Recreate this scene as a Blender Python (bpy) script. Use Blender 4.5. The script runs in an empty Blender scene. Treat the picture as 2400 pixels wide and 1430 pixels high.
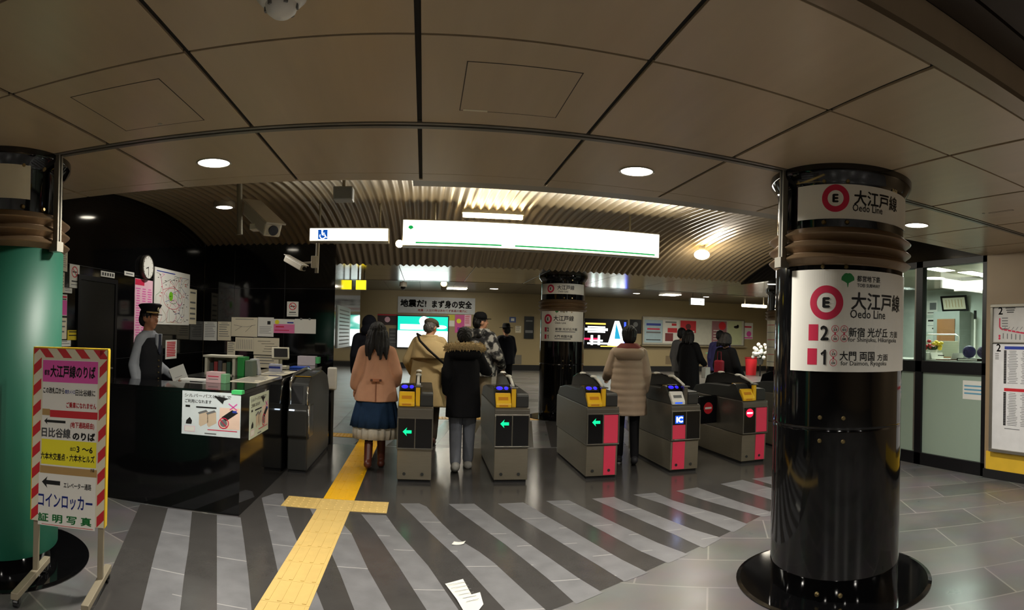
import bpy, bmesh, math, random
from mathutils import Vector, Matrix
random.seed(7)
C = bpy.context.scene.collection
R = math.radians
PI = math.pi

# ------------------------------------------------------------------ camera: the photograph is a sweep panorama
F, YH, X0, ROLL, EYE = 1386.6, 780.8, 993.3, -0.0244, 1.5
cd = bpy.data.cameras.new('camera')
cd.type = 'PANO'
cd.panorama_type = 'CENTRAL_CYLINDRICAL'
cd.central_cylindrical_range_u_min = -X0 / F
cd.central_cylindrical_range_u_max = (2400 - X0) / F
cd.central_cylindrical_range_v_min = -(1430 - YH) / F
cd.central_cylindrical_range_v_max = YH / F
cd.central_cylindrical_radius = 1.0
cd.clip_start = 0.05
cd.clip_end = 200
cam = bpy.data.objects.new('camera', cd)
cam.matrix_world = Matrix.Translation((0, 0, EYE)) @ Matrix.Rotation(ROLL, 4, 'Y') @ Matrix.Rotation(PI / 2, 4, 'X')
C.objects.link(cam)
bpy.context.scene.camera = cam

w = bpy.data.worlds.new('world')
bpy.context.scene.world = w
w.use_nodes = True
w.node_tree.nodes['Background'].inputs[0].default_value = (0.9, 0.85, 0.75, 1)
w.node_tree.nodes['Background'].inputs[1].default_value = 0.02
vs = bpy.context.scene.view_settings
vs.view_transform = 'Standard'
vs.look = 'None'
vs.exposure = 0.75
vs.gamma = 1.0
vs.use_curve_mapping = False
K = 1.0          # one dimmer for all the lamps


def lamp(name, loc, power, size, col=(1, 0.93, 0.82), rot=(0, 0, 0), spread=180, size_y=None):
    d = bpy.data.lights.new(name, 'AREA')
    d.energy = power * K
    d.color = col
    d.spread = R(spread)
    if size_y:
        d.shape = 'RECTANGLE'
        d.size = size
        d.size_y = size_y
    else:
        d.shape = 'DISK'
        d.size = size
    o = bpy.data.objects.new(name, d)
    o.location = loc
    o.rotation_euler = rot
    C.objects.link(o)
    return o


WARM = (1, 0.945, 0.86)
# downlights of the near hall (the visible discs are built further down) and unseen lamps added behind the photographer as fill
for x, y in ((-1.30, 3.44), (1.255, 3.40), (3.76, 3.44), (-3.85, 3.44)):
    lamp('downlight_lamp', (x, y, 2.505), 26, 0.18, WARM, spread=150)
for x, y in ((-2.4, -0.6), (-0.05, -0.6), (2.4, -0.6), (4.6, 0.2), (-2.4, -3.4), (0, -3.4), (2.5, -3.4)):
    lamp('hall_fill_lamp', (x, y, 2.60), 20, 0.2, WARM, spread=160)
# far concourse
for x, y in ((-4, 15.5), (0.3, 14.5), (3.5, 17), (7, 14.5), (10.5, 16.5), (0.5, 20.5), (5, 21), (9.5, 21.5), (14, 20), (-5, 21)):
    lamp('concourse_lamp', (x, y, 3.2), 42, 0.5, (1, 0.92, 0.76), spread=160)
# station office behind the glass
for x, y in ((6.9, 5.2), (7.3, 7.0)):
    lamp('office_lamp', (x, y, 2.45), 26, 0.6, (0.92, 1.0, 0.92), size_y=0.3)


# ------------------------------------------------------------------ pixel -> place helpers
def ray(x, y):
    th = (x - X0) / F
    t = (YH - y) / F
    v = Vector((math.sin(th), math.cos(th), t))
    return Matrix.Rotation(ROLL, 3, 'Y') @ v


def onz(x, y, z=0.0):
    d = ray(x, y)
    k = (z - EYE) / d.z
    return Vector((d.x * k, d.y * k, z))


def ony(x, y, Y):
    d = ray(x, y)
    k = Y / d.y
    return Vector((d.x * k, Y, EYE + d.z * k))


def onx(x, y, X):
    d = ray(x, y)
    k = X / d.x
    return Vector((X, d.y * k, EYE + d.z * k))


def atr(x, y, r):
    d = ray(x, y)
    k = r / math.hypot(d.x, d.y)
    return Vector((d.x * k, d.y * k, EYE + d.z * k))


# ------------------------------------------------------------------ materials
def lin(c):
    out = []
    for v in c:
        v /= 255.0
        out.append(v / 12.92 if v <= 0.04045 else ((v + 0.055) / 1.055) ** 2.4)
    return (*out, 1)


_mats = {}


def M(name, col=(128, 128, 128), rough=0.5, metal=0.0, var=0.12, scale=8.0, bump=0.0, bscale=60.0, emit=0.0, spec=0.5, stretch=None, coat=0.0, alpha=None, trans=None):
    if name in _mats:
        return _mats[name]
    m = bpy.data.materials.new(name)
    m.use_nodes = True
    nt = m.node_tree
    b = nt.nodes['Principled BSDF']
    base = lin(col)
    b.inputs['Roughness'].default_value = rough
    b.inputs['Metallic'].default_value = metal
    b.inputs['Specular IOR Level'].default_value = spec
    b.inputs['Coat Weight'].default_value = coat
    b.inputs['Coat Roughness'].default_value = 0.05
    tc = nt.nodes.new('ShaderNodeTexCoord')
    mp = nt.nodes.new('ShaderNodeMapping')
    if stretch:
        mp.inputs['Scale'].default_value = stretch
    nt.links.new(tc.outputs['Object'], mp.inputs[0])
    n = nt.nodes.new('ShaderNodeTexNoise')
    n.inputs['Scale'].default_value = scale
    n.inputs['Detail'].default_value = 4
    nt.links.new(mp.outputs[0], n.inputs[0])
    r = nt.nodes.new('ShaderNodeMix')
    r.data_type = 'RGBA'
    r.inputs[6].default_value = [v * (1 - var) for v in base[:3]] + [1]
    r.inputs[7].default_value = [min(1, v * (1 + var)) for v in base[:3]] + [1]
    nt.links.new(n.outputs[0], r.inputs[0])
    nt.links.new(r.outputs[2], b.inputs['Base Color'])
    if bump:
        n2 = nt.nodes.new('ShaderNodeTexNoise')
        n2.inputs['Scale'].default_value = bscale
        n2.inputs['Detail'].default_value = 3
        nt.links.new(mp.outputs[0], n2.inputs[0])
        bp = nt.nodes.new('ShaderNodeBump')
        bp.inputs['Strength'].default_value = bump
        bp.inputs['Distance'].default_value = 0.01
        nt.links.new(n2.outputs[0], bp.inputs['Height'])
        nt.links.new(bp.outputs[0], b.inputs['Normal'])
    if emit:
        b.inputs['Emission Color'].default_value = base
        b.inputs['Emission Strength'].default_value = emit
    if trans is not None:
        b.inputs['Transmission Weight'].default_value = trans
        b.inputs['IOR'].default_value = 1.45
    if alpha is not None:
        b.inputs['Alpha'].default_value = alpha
    _mats[name] = m
    return m


CEIL = M('ceiling_brown_metal', (192, 172, 142), 0.34, 0.12, 0.10, 2.0, 0.0, stretch=(6, 0.6, 1), spec=0.6)
GAP = M('joint_black', (14, 12, 10), 0.8)
VAULT = M('vault_brown_metal', (146, 127, 96), 0.30, 0.35, 0.10, 3.0)
BLK = M('black_granite', (10, 10, 11), 0.07, 0, 0.5, 60, 0.0, spec=0.6)
BLKF = M('black_frame', (16, 17, 20), 0.35, 0.2)
BEIGE = M('concourse_wall_beige', (158, 142, 104), 0.45, 0, 0.06, 1.5, stretch=(1, 1, 0.4))
BRWALL = M('side_wall_brown', (158, 136, 106), 0.4, 0.1, 0.06, 2)
STEEL = M('brushed_steel', (116, 112, 102), 0.30, 0.65, 0.10, 6, 0.05, 80, stretch=(1, 1, 10))
STEELD = M('steel_dull', (66, 67, 65), 0.36, 0.5, 0.10, 6)
ALU = M('aluminium_rail', (136, 132, 122), 0.35, 0.6)
BLACK = M('black_plastic', (9, 9, 10), 0.25)
MATTE = M('matte_black', (10, 10, 11), 0.7)
WHITEP = M('white_print', (232, 230, 222), 0.55, 0, 0.02)
CREAM = M('cream_paper', (222, 214, 188), 0.6, 0, 0.03)
PAPER = M('paper_white', (226, 226, 218), 0.65, 0, 0.03)
INK = M('ink_black', (20, 20, 20), 0.5, 0, 0.02)
INKG = M('ink_grey', (110, 112, 112), 0.5, 0, 0.02)
RED = M('print_red', (200, 34, 44), 0.5, 0, 0.03)
CRIM = M('line_crimson', (206, 36, 74), 0.5, 0, 0.03)
PINK = M('print_pink', (226, 84, 172), 0.55, 0, 0.03)
PINKL = M('print_pink_light', (236, 190, 206), 0.55, 0, 0.03)
BLUE = M('print_blue', (40, 62, 160), 0.5, 0, 0.03)
GREEN = M('print_green', (44, 138, 72), 0.5, 0, 0.03)
YEL = M('print_yellow', (240, 228, 40), 0.5, 0, 0.03)
TAPE = M('brown_tape', (176, 142, 88), 0.4, 0, 0.1)
SKIN = M('skin', (196, 144, 112), 0.5, 0, 0.05, 20)
HAIR = M('black_hair', (18, 15, 14), 0.42, 0, 0.3, 40, 0.4, 120, stretch=(6, 6, 1))


# ------------------------------------------------------------------ mesh helpers
class B:
    """collects shapes, becomes one mesh object"""

    def __init__(s):
        s.bm = bmesh.new()
        s.mats = []

    def mi(s, m):
        if m not in s.mats:
            s.mats.append(m)
        return s.mats.index(m)

    def faces(s, vs_, fs, m):
        k = s.mi(m)
        v = [s.bm.verts.new(p) for p in vs_]
        for f in fs:
            try:
                fc = s.bm.faces.new([v[i] for i in f])
                fc.material_index = k
            except ValueError:
                pass
        return v

    def box(s, lo, hi, m, mat=None):
        p = [Vector((x, y, z)) for x in (lo[0], hi[0]) for y in (lo[1], hi[1]) for z in (lo[2], hi[2])]
        if mat:
            p = [mat @ q for q in p]
        s.faces(p, [(0, 1, 3, 2), (4, 6, 7, 5), (0, 4, 5, 1), (2, 3, 7, 6), (0, 2, 6, 4), (1, 5, 7, 3)], m)
        return s

    def prism(s, prof, x0, x1, m, axis='x', mat=None):
        """polygon prof extruded along an axis; prof gives the two other coordinates in order"""
        def mk(a, t):
            q = Vector((t, a[0], a[1])) if axis == 'x' else Vector((a[0], t, a[1])) if axis == 'y' else Vector((a[0], a[1], t))
            return mat @ q if mat else q
        n = len(prof)
        p = [mk(a, x0) for a in prof] + [mk(a, x1) for a in prof]
        f = [tuple(range(n - 1, -1, -1)), tuple(range(n, 2 * n))]
        f += [(i, (i + 1) % n, n + (i + 1) % n, n + i) for i in range(n)]
        s.faces(p, f, m)
        return s

    def lathe(s, prof, m, n=48, mat=None, a0=0, a1=2 * PI, closed=True, c=(0, 0)):
        full = abs(a1 - a0) > 2 * PI - 1e-6
        na = n if full else n + 1
        p = []
        for r, z in prof:
            for i in range(na):
                a = a0 + (a1 - a0) * i / n
                q = Vector((c[0] + r * math.cos(a), c[1] + r * math.sin(a), z))
                p.append(mat @ q if mat else q)
        f = []
        for j in range(len(prof) - 1):
            for i in range(n if full else n):
                i2 = (i + 1) % na if full else i + 1
                f.append((j * na + i, j * na + i2, (j + 1) * na + i2, (j + 1) * na + i))
        if closed and full:
            f.append(tuple(range(na - 1, -1, -1)))
            f.append(tuple((len(prof) - 1) * na + i for i in range(na)))
        s.faces(p, f, m)
        return s

    def cyl(s, p0, p1, r0, m, r1=None, n=16):
        p0, p1 = Vector(p0), Vector(p1)
        r1 = r0 if r1 is None else r1
        d = (p1 - p0)
        q = d.to_track_quat('Z', 'Y').to_matrix().to_4x4()
        return s.lathe([(r0, 0), (r1, d.length)], m, n, Matrix.Translation(p0) @ q)

    def tube(s, pts, r, m, n=8):
        """bent tube through points (r one number or one per point)"""
        pts = [Vector(p) for p in pts]
        rs = r if isinstance(r, (list, tuple)) else [r] * len(pts)
        P = []
        up = Vector((0.13, 0.21, 0.97)).normalized()
        for i, p in enumerate(pts):
            t = (pts[min(i + 1, len(pts) - 1)] - pts[max(i - 1, 0)]).normalized()
            a = t.cross(up)
            if a.length < 1e-3:
                a = t.cross(Vector((1, 0, 0)))
            a.normalize()
            b = t.cross(a)
            for k in range(n):
                an = 2 * PI * k / n
                P.append(p + (a * math.cos(an) + b * math.sin(an)) * rs[i])
        f = [(j * n + i, j * n + (i + 1) % n, (j + 1) * n + (i + 1) % n, (j + 1) * n + i) for j in range(len(pts) - 1) for i in range(n)]
        f += [tuple(range(n - 1, -1, -1)), tuple((len(pts) - 1) * n + i for i in range(n))]
        s.faces(P, f, m)
        return s

    def ball(s, c, r, m, n=16, mat=None, h=10):
        rx, ry, rz = r if isinstance(r, (tuple, list)) else (r, r, r)
        p = [(0, 0, -1)]
        for j in range(1, h):
            a = -PI / 2 + PI * j / h
            for i in range(n):
                b = 2 * PI * i / n
                p.append((math.cos(a) * math.cos(b), math.cos(a) * math.sin(b), math.sin(a)))
        p.append((0, 0, 1))
        q = []
        for v in p:
            u = Vector((v[0] * rx, v[1] * ry, v[2] * rz))
            if mat:
                u = mat @ u
            q.append(u + Vector(c))
        f = [(0, 1 + (i + 1) % n, 1 + i) for i in range(n)]
        for j in range(h - 2):
            a, b = 1 + j * n, 1 + (j + 1) * n
            f += [(a + i, a + (i + 1) % n, b + (i + 1) % n, b + i) for i in range(n)]
        t = len(q) - 1
        a = 1 + (h - 2) * n
        f += [(a + i, a + (i + 1) % n, t) for i in range(n)]
        s.faces(q, f, m)
        return s

    def capsule(s, p0, p1, r0, r1, m, n=14):
        p0, p1 = Vector(p0), Vector(p1)
        d = p1 - p0
        q = Matrix.Translation(p0) @ d.to_track_quat('Z', 'Y').to_matrix().to_4x4()
        L = d.length
        prof = [(r0 * math.cos(a), r0 * math.sin(a)) for a in (R(-85), R(-60), R(-30), 0)]
        prof += [(r1 * math.cos(a), L + r1 * math.sin(a)) for a in (0, R(30), R(60), R(85))]
        return s.lathe(prof, m, n, q)

    def loft(s, rings, m, n=40, fold=None):
        """rings: (z, cx, cy, rx, ry); fold(angle, z) -> radius factor"""
        p = []
        for z, cx, cy, rx, ry in rings:
            for i in range(n):
                a = 2 * PI * i / n
                k = fold(a, z) if fold else 1
                p.append((cx + rx * k * math.cos(a), cy + ry * k * math.sin(a), z))
        f = [(j * n + i, j * n + (i + 1) % n, (j + 1) * n + (i + 1) % n, (j + 1) * n + i) for j in range(len(rings) - 1) for i in range(n)]
        f += [tuple(range(n - 1, -1, -1)), tuple((len(rings) - 1) * n + i for i in range(n))]
        s.faces(p, f, m)
        return s

    def done(s, name, parent=None, bevel=0, smooth=False, loc=None, label=None):
        bmesh.ops.recalc_face_normals(s.bm, faces=s.bm.faces)
        me = bpy.data.meshes.new(name)
        s.bm.to_mesh(me)
        s.bm.free()
        for m in s.mats:
            me.materials.append(m)
        return link(me, name, parent, bevel, smooth, loc, label)


def link(me, name, parent=None, bevel=0, smooth=False, loc=None, label=None):
    o = bpy.data.objects.new(name, me)
    C.objects.link(o)
    if parent is not None:
        o.parent = parent
    if loc:
        o.location = loc
    if bevel:
        b = o.modifiers.new('bevel', 'BEVEL')
        b.width = bevel
        b.segments = 2
        b.limit_method = 'ANGLE'
    if smooth:
        me.polygons.foreach_set('use_smooth', [True] * len(me.polygons))
        me.update()
    if label:
        o['label'] = label
    return o


def thing(name, label, cat, loc=(0, 0, 0), rz=0.0, group=None):
    o = bpy.data.objects.new(name, None)
    o.empty_display_size = 0.1
    C.objects.link(o)
    o.location = loc
    o.rotation_euler = (0, 0, rz)
    return tag(o, label, cat, group)


def tag(o, label, cat, group=None):
    o['label'] = label
    o['category'] = cat
    if group:
        o['group'] = group
    return o


def struct(o):
    o['kind'] = 'structure'
    return o


# ------------------------------------------------------------------ flat or curved printed panels
_txt = {}


def text_polys(s, bold=0.0):
    key = (s, bold)
    if key in _txt:
        return _txt[key]
    cu = bpy.data.curves.new('t', 'FONT')
    cu.body = s
    cu.size = 1
    cu.resolution_u = 2
    o = bpy.data.objects.new('t', cu)
    C.objects.link(o)
    dg = bpy.context.evaluated_depsgraph_get()
    me = bpy.data.meshes.new_from_object(o.evaluated_get(dg))
    vs_ = [v.co.copy() for v in me.vertices]
    fs = [tuple(p.vertices) for p in me.polygons]
    bpy.data.objects.remove(o)
    bpy.data.curves.remove(cu)
    bpy.data.meshes.remove(me)
    if bold and vs_:      # heavier strokes: the glyphs once more, shifted a little each way
        n0, f0, v0 = len(vs_), list(fs), list(vs_)
        for i, (dx, dy) in enumerate(((-bold, 0), (bold, 0), (0, -bold), (0, bold))):
            vs_ += [v + Vector((dx, dy, 0)) for v in v0]
            fs += [tuple(q + n0 * (i + 1) for q in f) for f in f0]
    if vs_:
        x0 = min(v.x for v in vs_); x1 = max(v.x for v in vs_)
        y0 = min(v.y for v in vs_); y1 = max(v.y for v in vs_)
    else:
        x0 = x1 = y0 = y1 = 0
    _txt[key] = (vs_, fs, x0, x1, y0, y1)
    return _txt[key]


class P:
    """printed sheet; u to the right, v up, both in metres from the sheet's centre; layers lie 0.6 mm apart"""

    def __init__(s, o, u, n, radius=None, centre=None, a0=0.0):
        s.o, s.u, s.n = Vector(o), Vector(u).normalized(), Vector(n).normalized()
        s.v = s.n.cross(s.u).normalized()
        s.radius, s.centre, s.a0 = radius, centre, a0
        s.b = B()

    def pt(s, u, v, k):
        off = 0.0006 * k
        if s.radius:
            a = s.a0 + u / s.radius
            return Vector((s.centre[0] + (s.radius + off) * math.sin(a), s.centre[1] - (s.radius + off) * math.cos(a), s.o.z + v))
        return s.o + s.u * u + s.v * v + s.n * off

    def poly(s, pts, m, k=1):
        return s.geo([Vector((a, b, 0)) for a, b in pts], [tuple(range(len(pts)))], m, k)

    def geo(s, vs_, fs, m, k):
        if s.radius:
            t = bmesh.new()
            vv = [t.verts.new((v.x, v.y, 0)) for v in vs_]
            for f in fs:
                try:
                    t.faces.new([vv[i] for i in f])
                except ValueError:
                    pass
            x0 = min(v.x for v in vs_); x1 = max(v.x for v in vs_)
            st = 0.015
            i = math.floor(x0 / st) + 1
            while i * st < x1:
                bmesh.ops.bisect_plane(t, geom=t.verts[:] + t.edges[:] + t.faces[:], plane_co=(i * st, 0, 0), plane_no=(1, 0, 0))
                i += 1
            t.verts.index_update()
            vs_ = [v.co.copy() for v in t.verts]
            fs = [tuple(v.index for v in f.verts) for f in t.faces]
            t.free()
        s.b.faces([s.pt(v.x, v.y, k) for v in vs_], fs, m)
        return s

    def rect(s, cx, cy, w_, h_, m, k=1):
        return s.poly([(cx - w_ / 2, cy - h_ / 2), (cx + w_ / 2, cy - h_ / 2), (cx + w_ / 2, cy + h_ / 2), (cx - w_ / 2, cy + h_ / 2)], m, k)

    def disc(s, cx, cy, r, m, k=1, n=40, ry=None):
        ry = ry or r
        return s.poly([(cx + r * math.cos(2 * PI * i / n), cy + ry * math.sin(2 * PI * i / n)) for i in range(n)], m, k)

    def ring(s, cx, cy, r, r2, m, k=1, n=48):
        vs_ = [Vector((cx + q * math.cos(2 * PI * i / n), cy + q * math.sin(2 * PI * i / n), 0)) for q in (r, r2) for i in range(n)]
        return s.geo(vs_, [(i, (i + 1) % n, n + (i + 1) % n, n + i) for i in range(n)], m, k)

    def line(s, x0, y0, x1, y1, w_, m, k=1):
        d = Vector((x1 - x0, y1 - y0)).normalized() * (w_ / 2)
        return s.poly([(x0 + d.y, y0 - d.x), (x1 + d.y, y1 - d.x), (x1 - d.y, y1 + d.x), (x0 - d.y, y0 + d.x)], m, k)

    def text(s, t, cx, cy, w_, h_, m, k=2, bold=0.015):
        vs_, fs, x0, x1, y0, y1 = text_polys(t, bold)
        if x1 <= x0:
            return s
        sx, sy = w_ / (x1 - x0), h_ / max(y1 - y0, 1e-6)
        return s.geo([Vector((cx + (v.x - (x0 + x1) / 2) * sx, cy + (v.y - (y0 + y1) / 2) * sy, 0)) for v in vs_], fs, m, k)

    def rows(s, cx, top, w_, n, pitch, th, m, k=1, jag=0.3):
        for i in range(n):
            q = w_ * (1 - jag * random.random())
            s.rect(cx - (w_ - q) / 2, top - i * pitch, q, th, m, k)
        return s

    def slab(s, w_, h_, t, m, cx=0, cy=0):
        """the sheet's own body: a thin box behind the print (flat sheets)"""
        q = [s.o + s.u * (cx + a * w_ / 2) + s.v * (cy + b * h_ / 2) - s.n * (c * t) for a in (-1, 1) for b in (-1, 1) for c in (0, 1)]
        s.b.faces(q, [(0, 1, 3, 2), (4, 6, 7, 5), (0, 4, 5, 1), (2, 3, 7, 6), (0, 2, 6, 4), (1, 5, 7, 3)], m)
        return s

    def arrow_left(s, cx, cy, w_, h_, m, k=2):
        a = h_ * 0.5
        return s.poly([(cx - w_ / 2, cy), (cx - w_ / 2 + a, cy + a), (cx - w_ / 2 + a * 0.8, cy + a * .36), (cx + w_ / 2, cy + a * .36), (cx + w_ / 2, cy - a * .36), (cx - w_ / 2 + a * 0.8, cy - a * .36), (cx - w_ / 2 + a, cy - a)], m, k)

    def done(s, name, parent=None, label=None):
        return s.b.done(name, parent, label=label)


def sheet(name, label, cat, px, plane, val, m, paint=None, t=0.004, group=None, gap=0.0):
    """a poster / notice whose TL and BR corners are read off the photograph, lying on a wall plane; printed body = one mesh"""
    x0, y0, x1, y1 = px
    f = ony if plane == 'y' else onx
    if plane == 'y':
        a, b = ony(x0, y0, val), ony(x1, y1, val)
        w_, u, n = abs(b.x - a.x), Vector((1, 0, 0)), Vector((0, -1, 0))
    else:
        a, b = onx(x0, y0, val), onx(x1, y1, val)
        w_ = abs(b.y - a.y)
        if val < 0:
            u, n = Vector((0, 1, 0)), Vector((1, 0, 0))
        else:
            u, n = Vector((0, -1, 0)), Vector((-1, 0, 0))
    # use the mid column so that slanting edges average out
    c = (a + b) / 2
    zt, zb = f((x0 + x1) / 2, y0, val).z, f((x0 + x1) / 2, y1, val).z
    c.z = (zt + zb) / 2
    h_ = abs(zt - zb)
    if plane == 'y':
        c.y -= t + gap
    else:
        c.x += (t + gap) * (1 if val < 0 else -1)
    p = P(c, u, n)
    p.slab(w_, h_, t, m)
    if paint:
        paint(p, w_, h_)
    o = p.done(name)
    tag(o, label, cat, group)
    return o


# ================================================================== THE SETTING
CZ = 2.525           # near ceiling
XL, XR = -3.4, 5.56  # walls that close the vault
YV0, YV1 = 3.984, 9.40


def floor_mat():
    m = bpy.data.materials.new('floor_granite_tiles')
    m.use_nodes = True
    nt = m.node_tree
    b = nt.nodes['Principled BSDF']
    tc = nt.nodes.new('ShaderNodeTexCoord')
    mp = nt.nodes.new('ShaderNodeMapping')
    mp.inputs['Rotation'].default_value = (0, 0, R(28))
    nt.links.new(tc.outputs['Object'], mp.inputs[0])
    br = nt.nodes.new('ShaderNodeTexBrick')
    br.offset = 0.5
    br.inputs['Scale'].default_value = 1.0
    br.inputs['Brick Width'].default_value = 0.9
    br.inputs['Row Height'].default_value = 0.45
    br.inputs['Mortar Size'].default_value = 0.006
    br.inputs['Color1'].default_value = lin((112, 109, 106))
    br.inputs['Color2'].default_value = lin((90, 88, 86))
    br.inputs['Mortar'].default_value = lin((140, 134, 124))
    nt.links.new(mp.outputs[0], br.inputs[0])
    n = nt.nodes.new('ShaderNodeTexNoise')
    n.inputs['Scale'].default_value = 3.0
    n.inputs['Detail'].default_value = 8
    nt.links.new(tc.outputs['Object'], n.inputs[0])
    mx = nt.nodes.new('ShaderNodeMix')
    mx.data_type = 'RGBA'
    mx.blend_type = 'MULTIPLY'
    mx.inputs[0].default_value = 0.6
    nt.links.new(br.outputs[0], mx.inputs[6])
    nt.links.new(n.outputs['Color'], mx.inputs[7])
    cv = nt.nodes.new('ShaderNodeHueSaturation')
    cv.inputs['Saturation'].default_value = 0.55
    cv.inputs['Value'].default_value = 1.25
    nt.links.new(mx.outputs[2], cv.inputs['Color'])
    nt.links.new(cv.outputs[0], b.inputs['Base Color'])
    rr = nt.nodes.new('ShaderNodeMapRange')
    rr.inputs[3].default_value = 0.22
    rr.inputs[4].default_value = 0.40
    nt.links.new(n.outputs[0], rr.inputs[0])
    nt.links.new(rr.outputs[0], b.inputs['Roughness'])
    return m


FLOOR = floor_mat()
FDARK = M('floor_dark_granite', (70, 68, 66), 0.16, 0, 0.25, 7, 0.04, 90, spec=0.5)
FSTR = M('floor_light_granite', (116, 116, 118), 0.34, 0, 0.35, 7, 0.05, 90, spec=0.4)


def stripe_joints(m):
    """fine pale cross joints of the long stripe stones, staggered from stripe to stripe"""
    nt = m.node_tree
    bs = nt.nodes['Principled BSDF']
    old = bs.inputs['Base Color'].links[0].from_socket
    tc = nt.nodes.new('ShaderNodeTexCoord')
    sp = nt.nodes.new('ShaderNodeSeparateXYZ')
    nt.links.new(tc.outputs['Object'], sp.inputs[0])

    def mth(op, a, b_):
        n = nt.nodes.new('ShaderNodeMath')
        n.operation = op
        for i, v in enumerate((a, b_)):
            if v is None:
                continue
            if isinstance(v, (int, float)):
                n.inputs[i].default_value = v
            else:
                nt.links.new(v, n.inputs[i])
        return n.outputs[0]
    col = mth('FLOOR', mth('DIVIDE', mth('ADD', sp.outputs[0], mth('MULTIPLY', sp.outputs[1], .15)), .44), None)
    row = mth('FRACT', mth('DIVIDE', mth('ADD', sp.outputs[1], mth('MULTIPLY', col, .27)), .62), None)
    hit = mth('LESS_THAN', row, .014)
    mx = nt.nodes.new('ShaderNodeMix')
    mx.data_type = 'RGBA'
    nt.links.new(hit, mx.inputs[0])
    nt.links.new(old, mx.inputs[6])
    mx.inputs[7].default_value = lin((168, 166, 164))
    nt.links.new(mx.outputs[2], bs.inputs['Base Color'])


stripe_joints(FSTR)


def poly_z(b, pts, z, m):
    b.faces([Vector((p[0], p[1], z)) for p in pts], [tuple(range(len(pts)))], m)


b = B()
b.box((-9, -7, -0.2), (22, 27, 0), FLOOR)
# dark field around the gates
zone = [(-1.42, 4.46), (-2.27, 4.44), (-1.40, 2.05), (-1.2, 2.12), (0.76, 3.18), (2.76, 4.26), (4.9, 5.40), (5.5, 5.72), (5.5, 7.75), (-1.42, 7.75)]
poly_z(b, zone, 0.0008, FDARK)


def S5(*p):  # crop scale 3, offset (250,1080)
    return [onz(x / 3 + 250, y / 3 + 1080) for x, y in p]


def S6(*p):  # crop scale 2.8235, offset (1000,1050)
    return [onz(x / 2.8235 + 1000, y / 2.8235 + 1050) for x, y in p]


stripes = [
    S5((430, 335), (600, 357), (575, 620), (545, 810), (515, 1060), (240, 1060), (300, 810), (340, 650)),
    S5((775, 380), (942, 401), (965, 560), (995, 800), (1020, 1060), (775, 1060)),
    S5((1090, 262), (1180, 232), (1238, 232), (1285, 420), (1335, 560), (1420, 780), (1530, 1060), (1300, 1060), (1210, 810), (1150, 530)),
    S5((1425, 330), (1560, 330), (1720, 510), (1840, 770), (2005, 1060), (1745, 1060), (1640, 790), (1540, 560)),
    S5((1790, 378), (1965, 385), (2040, 490), (2260, 740), (2480, 1060), (2255, 1060), (2050, 740), (1880, 490)),
    S6((-175, 368), (-50, 368), (0, 390), (100, 500), (210, 605), (350, 690), (450, 765), (640, 940), (800, 1085), (530, 1085), (440, 990), (200, 725), (0, 540), (-100, 440)),
    S6((145, 372), (315, 370), (420, 450), (650, 615), (800, 720), (1000, 860), (1165, 960), (990, 1035), (830, 890), (720, 800), (520, 640), (280, 470)),
    S6((470, 370), (640, 362), (965, 550), (1290, 740), (1465, 827), (1310, 887), (1130, 775), (810, 580)),
    S6((790, 352), (940, 347), (1200, 475), (1530, 630), (1730, 705), (1600, 765), (1400, 678), (1180, 560)),
    S6((1093, 337), (1240, 325), (1430, 408), (1760, 540), (1955, 597), (1835, 665), (1640, 575), (1330, 440)),
    S6((1367, 310), (1510, 297), (1620, 345), (1960, 447), (2125, 505), (2030, 560), (1880, 500), (1560, 370)),
    S6((1650, 285), (1790, 262), (2100, 370), (2330, 440), (2225, 458), (1830, 345)),
    S6((1945, 240), (2090, 212), (2400, 300), (2400, 362), (2285, 345)),
    S6((2150, 205), (2280, 190), (2450, 240), (2450, 290)),
]
for s_ in stripes:
    poly_z(b, s_, 0.0016, FSTR)
# the same stripes on the far side of the gates
for i in range(12):
    x = -0.9 + i * 0.44
    poly_z(b, [(x, 7.80), (x + 0.2, 7.80), (x + 0.62, 10.2), (x + 0.42, 10.2)], 0.0012, FDARK)
struct(b.done('floor'))

# tactile paving
TY = M('tactile_yellow_bright', (250, 190, 10), 0.4, 0, 0.06, 10)
TP = M('tactile_yellow_worn', (218, 186, 112), 0.45, 0, 0.10, 10)


def tactile(name, label, x0, x1, y0, y1, m, dots):
    b = B()
    ny = max(1, round((y1 - y0) / 0.3))
    nx = max(1, round((x1 - x0) / 0.3))
    dx, dy = (x1 - x0) / nx, (y1 - y0) / ny
    for i in range(nx):
        for j in range(ny):
            a, c = x0 + i * dx, y0 + j * dy
            b.box((a + .001, c + .001, 0), (a + dx - .001, c + dy - .001, 0.004), m)
            if dots:
                for p in range(5):
                    for q in range(5):
                        b.lathe([(.011, .004), (.008, .0075), (.0, .0075)], m, 8, c=(a + dx * (p + .5) / 5, c + dy * (q + .5) / 5))
            else:
                for p in range(4):
                    u = a + dx * (p + .5) / 4
                    b.box((u - .012, c + .015, .004), (u + .012, c + dy - .015, .007), m)
    return tag(b.done(name), label, 'tactile paving')


tactile('tactile_paving', 'worn pale yellow tactile strip crossing the striped floor towards the gates', -0.857, -0.577, 1.7, 4.88, TP, False)
tactile('tactile_paving', 'pale yellow dotted tactile bar laid across the strip in front of the gates', -1.17, -0.27, 4.885, 5.20, TP, True)
tactile('tactile_paving', 'bright yellow tactile strip running through the gate lane under the peach coat', -0.857, -0.577, 5.205, 8.30, TY, False)
tactile('tactile_paving', 'bright yellow tactile bar lying crosswise beyond the gate lane', -1.35, -0.3, 8.305, 8.6, TY, True)
tactile('tactile_paving', 'long thin yellow tactile line before the distant black column', 0.1, 3.6, 10.35, 10.65, TY, True)

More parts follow.
